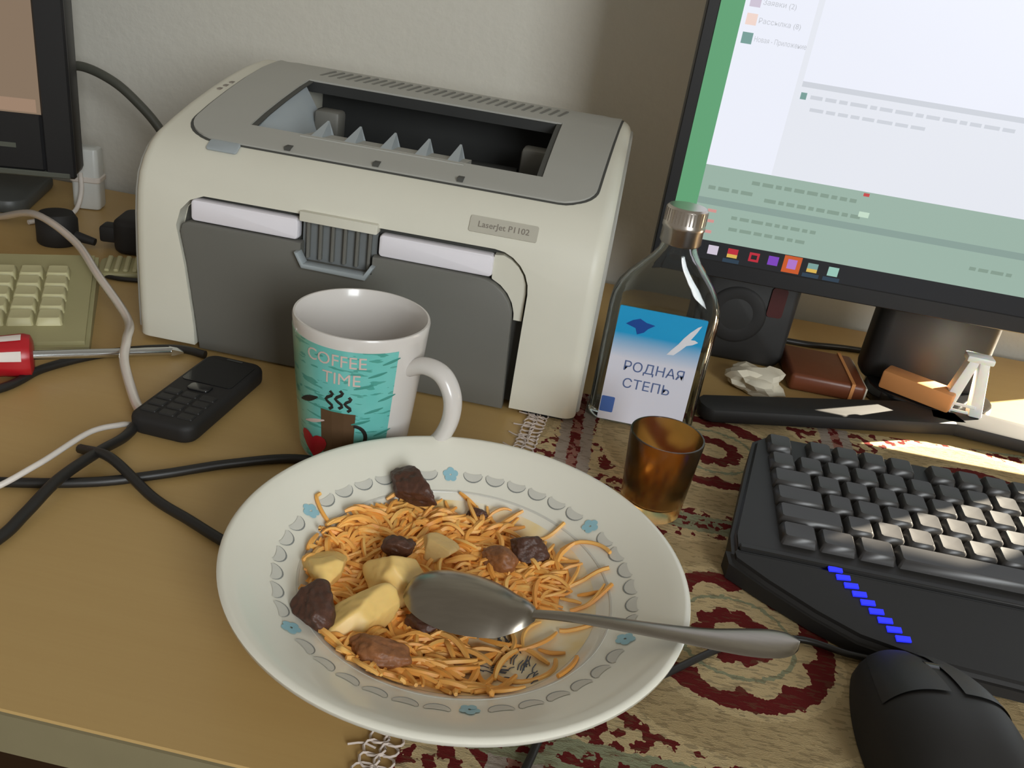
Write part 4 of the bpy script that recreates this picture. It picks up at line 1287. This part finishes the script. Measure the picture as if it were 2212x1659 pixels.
# local: front right corner at origin, x negative to the left, y back
bb = prism([(-0.440, 0.0), (0.0, 0.0), (0.0, 0.158), (-0.440, 0.158)], 0.0, 0.02, 'z')
for v in bb.verts:
    if v.co.z > 0.01: v.co.z = 0.010 + v.co.y * 0.085
bmesh.ops.bevel(bb, geom=[e for e in bb.edges if e.verts[0].co.z > 0.005 and e.verts[1].co.z > 0.005], offset=0.003, segments=2, affect='EDGES')
obj('body', bb, 'beige_body', bk, 40)
def bkey(w, d):
    me = key_mesh(w, d); me.materials.clear(); me.materials.append(M['beige_key']); return me
BM = {}
for r_i in range(6):
    y = 0.036 + r_i * 0.0195 + (0.004 if r_i == 5 else 0)
    x = -0.019
    for k in range(4 if r_i < 5 else 0):
        tall = 0.018
        put_key(x - 0.0093, y + (0.0097 if tall > 0.02 else 0), 0.0183, tall, bk, 0.010 + y * 0.085 - 0.0005, BM, bkey, 0.085); x -= 0.0195
    x = -0.019 - 4 * 0.0195 - 0.008
    while x > -0.42:
        w = 0.0183
        if r_i == 1 and x > -0.17 and x < -0.105 - 0.0195 * 0 and abs(x + 0.1255) > 0.001: x -= 0.0195; continue
        put_key(x - 0.0093, y, w, 0.018, bk, 0.010 + y * 0.085 - 0.0005, BM, bkey, 0.085); x -= 0.0195

# ------------------------------------------------------------------ phone
ph = thing('phone', 'black candybar mobile phone lying left of the mug', 'phone', (-0.2545, 0.5015, 0.0), R(-3))
obj('case', prism(rrect(-0.0230, 0.0230, -0.0530, 0.0530, 0.010, 6), 0.0, 0.0135, 'z', 0.004, 3), 'black_soft', ph, 40)
obj('display', prism(rrect(-0.0185, 0.0185, 0.006, 0.044, 0.003), 0.0132, 0.0140, 'z'), 'black_gloss', ph)
for r_i in range(4):
    for c_i in range(3):
        obj('keypad_key', box(-0.0185 + c_i * 0.0127, -0.0075 + c_i * 0.0127, -0.044 + r_i * 0.0092, -0.037 + r_i * 0.0092, 0.0125, 0.0145, 0.0008, 1), 'black', ph)
obj('navigation_key', prism(rrect(-0.008, 0.008, -0.0065, 0.0035, 0.003), 0.0128, 0.0148, 'z', 0.0006), 'black_gloss', ph, 40)
obj('speaker_slot', box(-0.006, 0.006, 0.0470, 0.0484, 0.0134, 0.0138), 'seam', ph)

# ------------------------------------------------------------------ screwdriver
S0, S1, S2 = Vector((-0.452, 0.4480, 0.0155)), Vector((-0.3745, 0.4965, 0.0150)), Vector((-0.3020, 0.5660, 0.0042))
sdv = thing('screwdriver', 'screwdriver with red and white striped handle and steel shaft', 'screwdriver', (S1.x, S1.y, 0.0))
def SW(n, bm, m, sm=None, par=None): return obj(n, shift(bm, (-S1.x, -S1.y, 0)), m, par or sdv, sm)
dv = (S1 - S0).normalized(); sv = dv.cross(Vector((0, 0, 1))).normalized(); uvv = sv.cross(dv)
L_ = (S1 - S0).length
hb = bmesh.new(); rings = []
for t, r_ in ((0.0, 0.0105), (0.03, 0.0140), (0.15, 0.0154), (0.5, 0.0144), (0.8, 0.0142), (0.94, 0.0154), (0.985, 0.0142), (1.0, 0.0105)):
    rings.append([hb.verts.new(S0 + dv * (L_ * t) + (sv * math.cos(2 * math.pi * k / 36) + uvv * math.sin(2 * math.pi * k / 36)) * (r_ * (1 - 0.06 * (k % 6 == 0)))) for k in range(36)])
for A, B in zip(rings, rings[1:]):
    for k in range(36):
        j = (k + 1) % 36
        hb.faces.new((A[k], A[j], B[j], B[k]))
hb.faces.new(list(reversed(rings[0]))); hb.faces.new(rings[-1])
hnd_o = SW('handle', hb, 'red', 50)
for ang in (42, 100, 158):
    b = bmesh.new(); rings = []
    for t, r_ in ((0.04, 0.0142), (0.15, 0.0154), (0.5, 0.0144), (0.8, 0.0142), (0.93, 0.0153)):
        rings.append([b.verts.new(S0 + dv * (L_ * t) + (sv * math.cos(R(180 - ang + q)) + uvv * math.sin(R(180 - ang + q))) * (r_ + 0.0003)) for q in (-13, -6, 0, 6, 13)])
    for A, B in zip(rings, rings[1:]):
        for k in range(4): b.faces.new((A[k], A[k + 1], B[k + 1], B[k]))
    SW('white_stripe', b, 'stripe_white', 60, hnd_o)
shaft = cyl(S1 - dv * 0.004, S2 - (S2 - S1).normalized() * 0.008, 0.0033)
SW('shaft', shaft, 'chrome', 40)
e = (S2 - S1).normalized(); se = e.cross(Vector((0, 0, 1))).normalized()
b = bmesh.new()
p0, p1 = S2 - e * 0.009, S2
vv = [b.verts.new(p) for p in (p0 + se * 0.0033 + Vector((0, 0, 0.0028)), p0 - se * 0.0033 + Vector((0, 0, 0.0028)), p0 - se * 0.0033 - Vector((0, 0, 0.0028)), p0 + se * 0.0033 - Vector((0, 0, 0.0028)), p1 + se * 0.0036 + Vector((0, 0, 0.0005)), p1 - se * 0.0036 + Vector((0, 0, 0.0005)), p1 - se * 0.0036 - Vector((0, 0, 0.0005)), p1 + se * 0.0036 - Vector((0, 0, 0.0005)))]
for f in ((0, 1, 2, 3), (7, 6, 5, 4), (0, 4, 5, 1), (1, 5, 6, 2), (2, 6, 7, 3), (3, 7, 4, 0)): b.faces.new([vv[i] for i in f])
bmesh.ops.recalc_face_normals(b, faces=b.faces)
SW('tip', b, 'chrome')

# ------------------------------------------------------------------ cables
def cable(name, label, pts, r, m, cat='cable', flat=1.0, sides=10, n=10):
    o0 = Vector(pts[0])
    P = catmull([Vector(p) - o0 for p in pts], n)
    o = obj(name, tube(P, r, sides, flat=flat), m, None, 70)
    o.location = o0
    return tag(o, label, cat)
cable('phone_cable', 'black cable running from the phone corner to the lower left', [(-0.2755, 0.4640, 0.0060), (-0.2745, 0.4400, 0.0035), (-0.2752, 0.4128, 0.0075), (-0.2769, 0.3769, 0.0095), (-0.2775, 0.3480, 0.005), (-0.2775, 0.3267, 0.0035), (-0.285, 0.290, 0.0035), (-0.292, 0.252, 0.0038), (-0.2935, 0.2365, 0.0046), (-0.2945, 0.2270, -0.001), (-0.295, 0.2250, -0.020), (-0.296, 0.2250, -0.120), (-0.296, 0.2260, -0.300)], 0.0033, 'cable_black')
cable('power_cable', 'black cable curving from the left edge to behind the plate', [(-0.700, 0.268, 0.0032), (-0.600, 0.292, 0.0032), (-0.480, 0.325, 0.0032), (-0.380, 0.352, 0.0032), (-0.3091, 0.3709, 0.0032), (-0.2644, 0.3883, 0.0032), (-0.2335, 0.4095, 0.0032), (-0.2017, 0.4350, 0.0032), (-0.1637, 0.4560, 0.0032), (-0.120, 0.4520, 0.0032), (-0.090, 0.430, 0.0032)], 0.0030, 'cable_black')
cable('usb_cable', 'black cable running under the left rim of the plate', [(-0.2905, 0.4175, 0.0032), (-0.262, 0.4040, 0.0110), (-0.2264, 0.3863, 0.0032), (-0.1980, 0.3735, 0.0032), (-0.1734, 0.3626, 0.0032), (-0.140, 0.350, 0.0032), (-0.115, 0.335, 0.0032)], 0.0030, 'cable_black')
cable('monitor_cable', 'black cable passing under the screwdriver shaft', [(-0.700, 0.300, 0.0032), (-0.600, 0.335, 0.0032), (-0.480, 0.382, 0.0032), (-0.410, 0.420, 0.0032), (-0.3777, 0.4646, 0.0032), (-0.3718, 0.5000, 0.0032), (-0.3540, 0.5330, 0.0032), (-0.330, 0.5570, 0.0032), (-0.3066, 0.5700, 0.0032), (-0.285, 0.5690, 0.0032)], 0.0031, 'cable_black')
cable('white_cable', 'thin white cable beside the phone cable', [(-0.700, 0.250, 0.0022), (-0.560, 0.255, 0.0022), (-0.420, 0.285, 0.0022), (-0.350, 0.318, 0.0022), (-0.3100, 0.3520, 0.0060), (-0.2920, 0.3790, 0.0135), (-0.2862, 0.4201, 0.0140), (-0.2805, 0.4433, 0.0085), (-0.2810, 0.4560, 0.0022)], 0.0018, 'cable_white')
cable('plastic_tubing', 'milky white plastic tubing looped in front of the printer corner', [(-0.612, 0.772, 0.0060), (-0.5947, 0.7619, 0.0070), (-0.5232, 0.7159, 0.0340), (-0.4560, 0.6720, 0.0330), (-0.4050, 0.6250, 0.0260), (-0.3541, 0.5800, 0.0150), (-0.3300, 0.5380, 0.0190), (-0.3180, 0.5140, 0.0140), (-0.2929, 0.4825, 0.0060), (-0.2790, 0.4680, 0.0040)], 0.0034, 'tubing', 'tubing')
cable('video_cable', 'thick dark cable arching from the left monitor to behind the printer', [(-0.680, 0.860, 0.100), (-0.6200, 0.868, 0.130), (-0.5823, 0.87, 0.1425), (-0.5590, 0.87, 0.1440), (-0.5293, 0.87, 0.1340), (-0.5049, 0.87, 0.1170), (-0.4850, 0.87, 0.0980), (-0.4650, 0.87, 0.070), (-0.450, 0.872, 0.030), (-0.430, 0.875, 0.006), (-0.38, 0.88, 0.005)], 0.0048, 'cable_grey')
cable('plug_cord', 'thin cream cord hanging from the white plug by the left monitor', [(-0.5600, 0.845, 0.040), (-0.5540, 0.835, 0.022), (-0.5530, 0.820, 0.006), (-0.558, 0.800, 0.003), (-0.566, 0.785, 0.0028), (-0.572, 0.772, 0.0028)], 0.0024, 'cable_white')
cable('mouse_cable', 'thin black mouse cable running behind the spoon handle under the plate', [(0.194, 0.376, 0.012), (0.186, 0.3795, 0.0050), (0.168, 0.3790, 0.0045), (0.1430, 0.3830, 0.0040), (0.110, 0.371, 0.0040), (0.070, 0.335, 0.0040), (0.035, 0.300, 0.0040), (0.0164, 0.2838, 0.0040), (0.0106, 0.2646, 0.0040), (0.006, 0.242, 0.0040)], 0.0019, 'cable_black')
cable('desk_cable', 'dark cable lying along the back of the desk under the right monitor', [(0.125, 0.868, 0.0032), (0.170, 0.848, 0.0032), (0.215, 0.846, 0.0032), (0.26, 0.856, 0.0032), (0.32, 0.862, 0.0032)], 0.0030, 'cable_black')
cable('thin_cord', 'short thin dark cord lying behind the beige pad', [(-0.470, 0.715, 0.0022), (-0.452, 0.688, 0.0022), (-0.425, 0.680, 0.0022), (-0.395, 0.690, 0.0022), (-0.372, 0.712, 0.0022)], 0.0020, 'cable_black')

# ------------------------------------------------------------------ things behind, at the left
ad = thing('power_adapter', 'round black power plug behind the beige keyboard', 'plug', (-0.520, 0.742, 0.0), R(25))
obj('plug_body', lathe([(0.0, 0.0), (0.017, 0.0), (0.0185, 0.002), (0.0185, 0.024), (0.015, 0.030), (0.0, 0.031)], 32), 'black_soft', ad, 50)
obj('strain_relief', cyl((0.012, -0.004, 0.010), (0.034, -0.012, 0.006), 0.0055, 0.0035), 'black_soft', ad, 40)
ad2 = thing('power_adapter', 'black box power adapter touching the left of the printer', 'adapter', (-0.425, 0.770, 0.0), R(12))
obj('adapter_body', prism(rrect(-0.044, 0.044, -0.024, 0.024, 0.012), 0.0, 0.034, 'z', 0.006, 3), 'black_soft', ad2, 40)
obj('prong_block', box(-0.060, -0.040, -0.010, 0.010, 0.006, 0.022, 0.003, 2), 'black_soft', ad2, 40)
wp = thing('wall_plug', 'white plug standing beside the left monitor', 'plug', (-0.560, 0.858, 0.0), R(15))
obj('plug_body', prism(rrect(-0.014, 0.014, -0.012, 0.012, 0.005), 0.0, 0.066, 'z', 0.004, 2), 'cream_plug', wp, 40)
obj('plug_collar', prism(rrect(-0.0155, 0.0155, -0.0135, 0.0135, 0.005), 0.030, 0.036, 'z', 0.001, 1), 'cable_white', wp, 40)
pad = thing('ribbed_pad', 'small beige ribbed pad lying left of the printer', 'pad', (-0.413, 0.712, 0.0), R(25))
obj('pad_base', prism(rrect(-0.040, 0.040, -0.022, 0.022, 0.010), 0.0, 0.006, 'z', 0.002, 2), 'beige_body', pad, 40)
for k in range(9):
    obj('rib', box(-0.034 + k * 0.0078, -0.0295 + k * 0.0078, -0.019, 0.019, 0.0055, 0.0085, 0.001, 1), 'beige_key', pad)

# ------------------------------------------------------------------ things under the right monitor
spk = thing('speaker', 'small black speaker box behind the bottle under the monitor', 'speaker', (0.137, 0.800, 0.0))
obj('cabinet', prism(rrect(-0.044, 0.044, 0.0, 0.088, 0.012), -0.030, 0.034, 'y', 0.004, 3), 'black', spk, 40)
obj('cone', shift(stand_up(lathe([(0.0, -0.004), (0.010, -0.002), (0.024, 0.002), (0.027, 0.0)], 32)), (-0.008, -0.0305, 0.046)), 'black_soft', spk, 50)
obj('red_reflection', prism(rrect(0.018, 0.032, 0.050, 0.078, 0.003), -0.0315, -0.0295, 'y'), 'dark_red', spk)  # dark red inset painting a reflection on the cabinet
bookb = thing('notebook', 'closed brown leather notebook lying under the monitor', 'notebook', (0.244, 0.700, 0.0), R(0))
obj('cover', box(-0.061, 0.006, 0.028, 0.100, 0.0, 0.0165, 0.004, 3), 'brown', bookb, 40)
obj('page_block', box(0.0, 0.0072, 0.031, 0.097, 0.003, 0.0135), 'paper', bookb)
obj('closing_band', box(-0.0080, -0.0050, 0.0272, 0.1008, -0.0, 0.0172), 'tan_wood', bookb)
strip = obj('wooden_strip', box(-0.030, 0.030, -0.0105, 0.0105, 0.0, 0.017, 0.002, 2), 'tan_wood', None, 40)
strip.location = (0.2900, 0.7270, 0.0166); strip.rotation_euler = (0, 0, R(-31))
tag(strip, 'short tan wooden block lit by the sun beside the brown notebook', 'block')
clip = thing('clothes_peg', 'white plastic peg standing open beside the wooden block', 'peg', (0.3240, 0.7160, 0.0152), R(-6))
for s in (-1, 1):
    b = box(-0.0045, 0.0045, -0.006, 0.006, 0.0, 0.052, 0.0015, 2)
    for v in b.verts:
        k = v.co.z / 0.052
        v.co.x = v.co.x * (1.25 - 0.35 * k) + s * (0.0125 * (1 - k) + 0.0032 * k + 0.003 * math.sin(math.pi * k))
    obj('arm', b, 'white_clip', clip, 40)
obj('bridge', box(-0.011, 0.011, -0.007, 0.007, 0.0480, 0.0535, 0.0015, 2), 'white_clip', clip, 40)
obj('spring_bar', box(-0.0140, 0.0100, -0.0075, -0.0055, 0.008, 0.0105, 0.0006, 1), 'white_clip', clip)
obj('spring_bar', box(-0.0150, 0.0060, -0.0075, -0.0055, 0.002, 0.0045, 0.0006, 1), 'white_clip', clip)
pp = chunk(33, 0.024, 0.020, 0.013, 2.4, 0.55)
for v in pp.verts:
    v.co += v.co.normalized() * 0.004 * mnoise.noise(v.co * 140)
    v.co.z = max(v.co.z, -0.009)
po = obj('crumpled_paper', pp, 'paper', None, 25); po.location = (0.1500, 0.7120, 0.0092)
tag(po, 'crumpled white paper ball between the bottle and the notebook', 'paper')
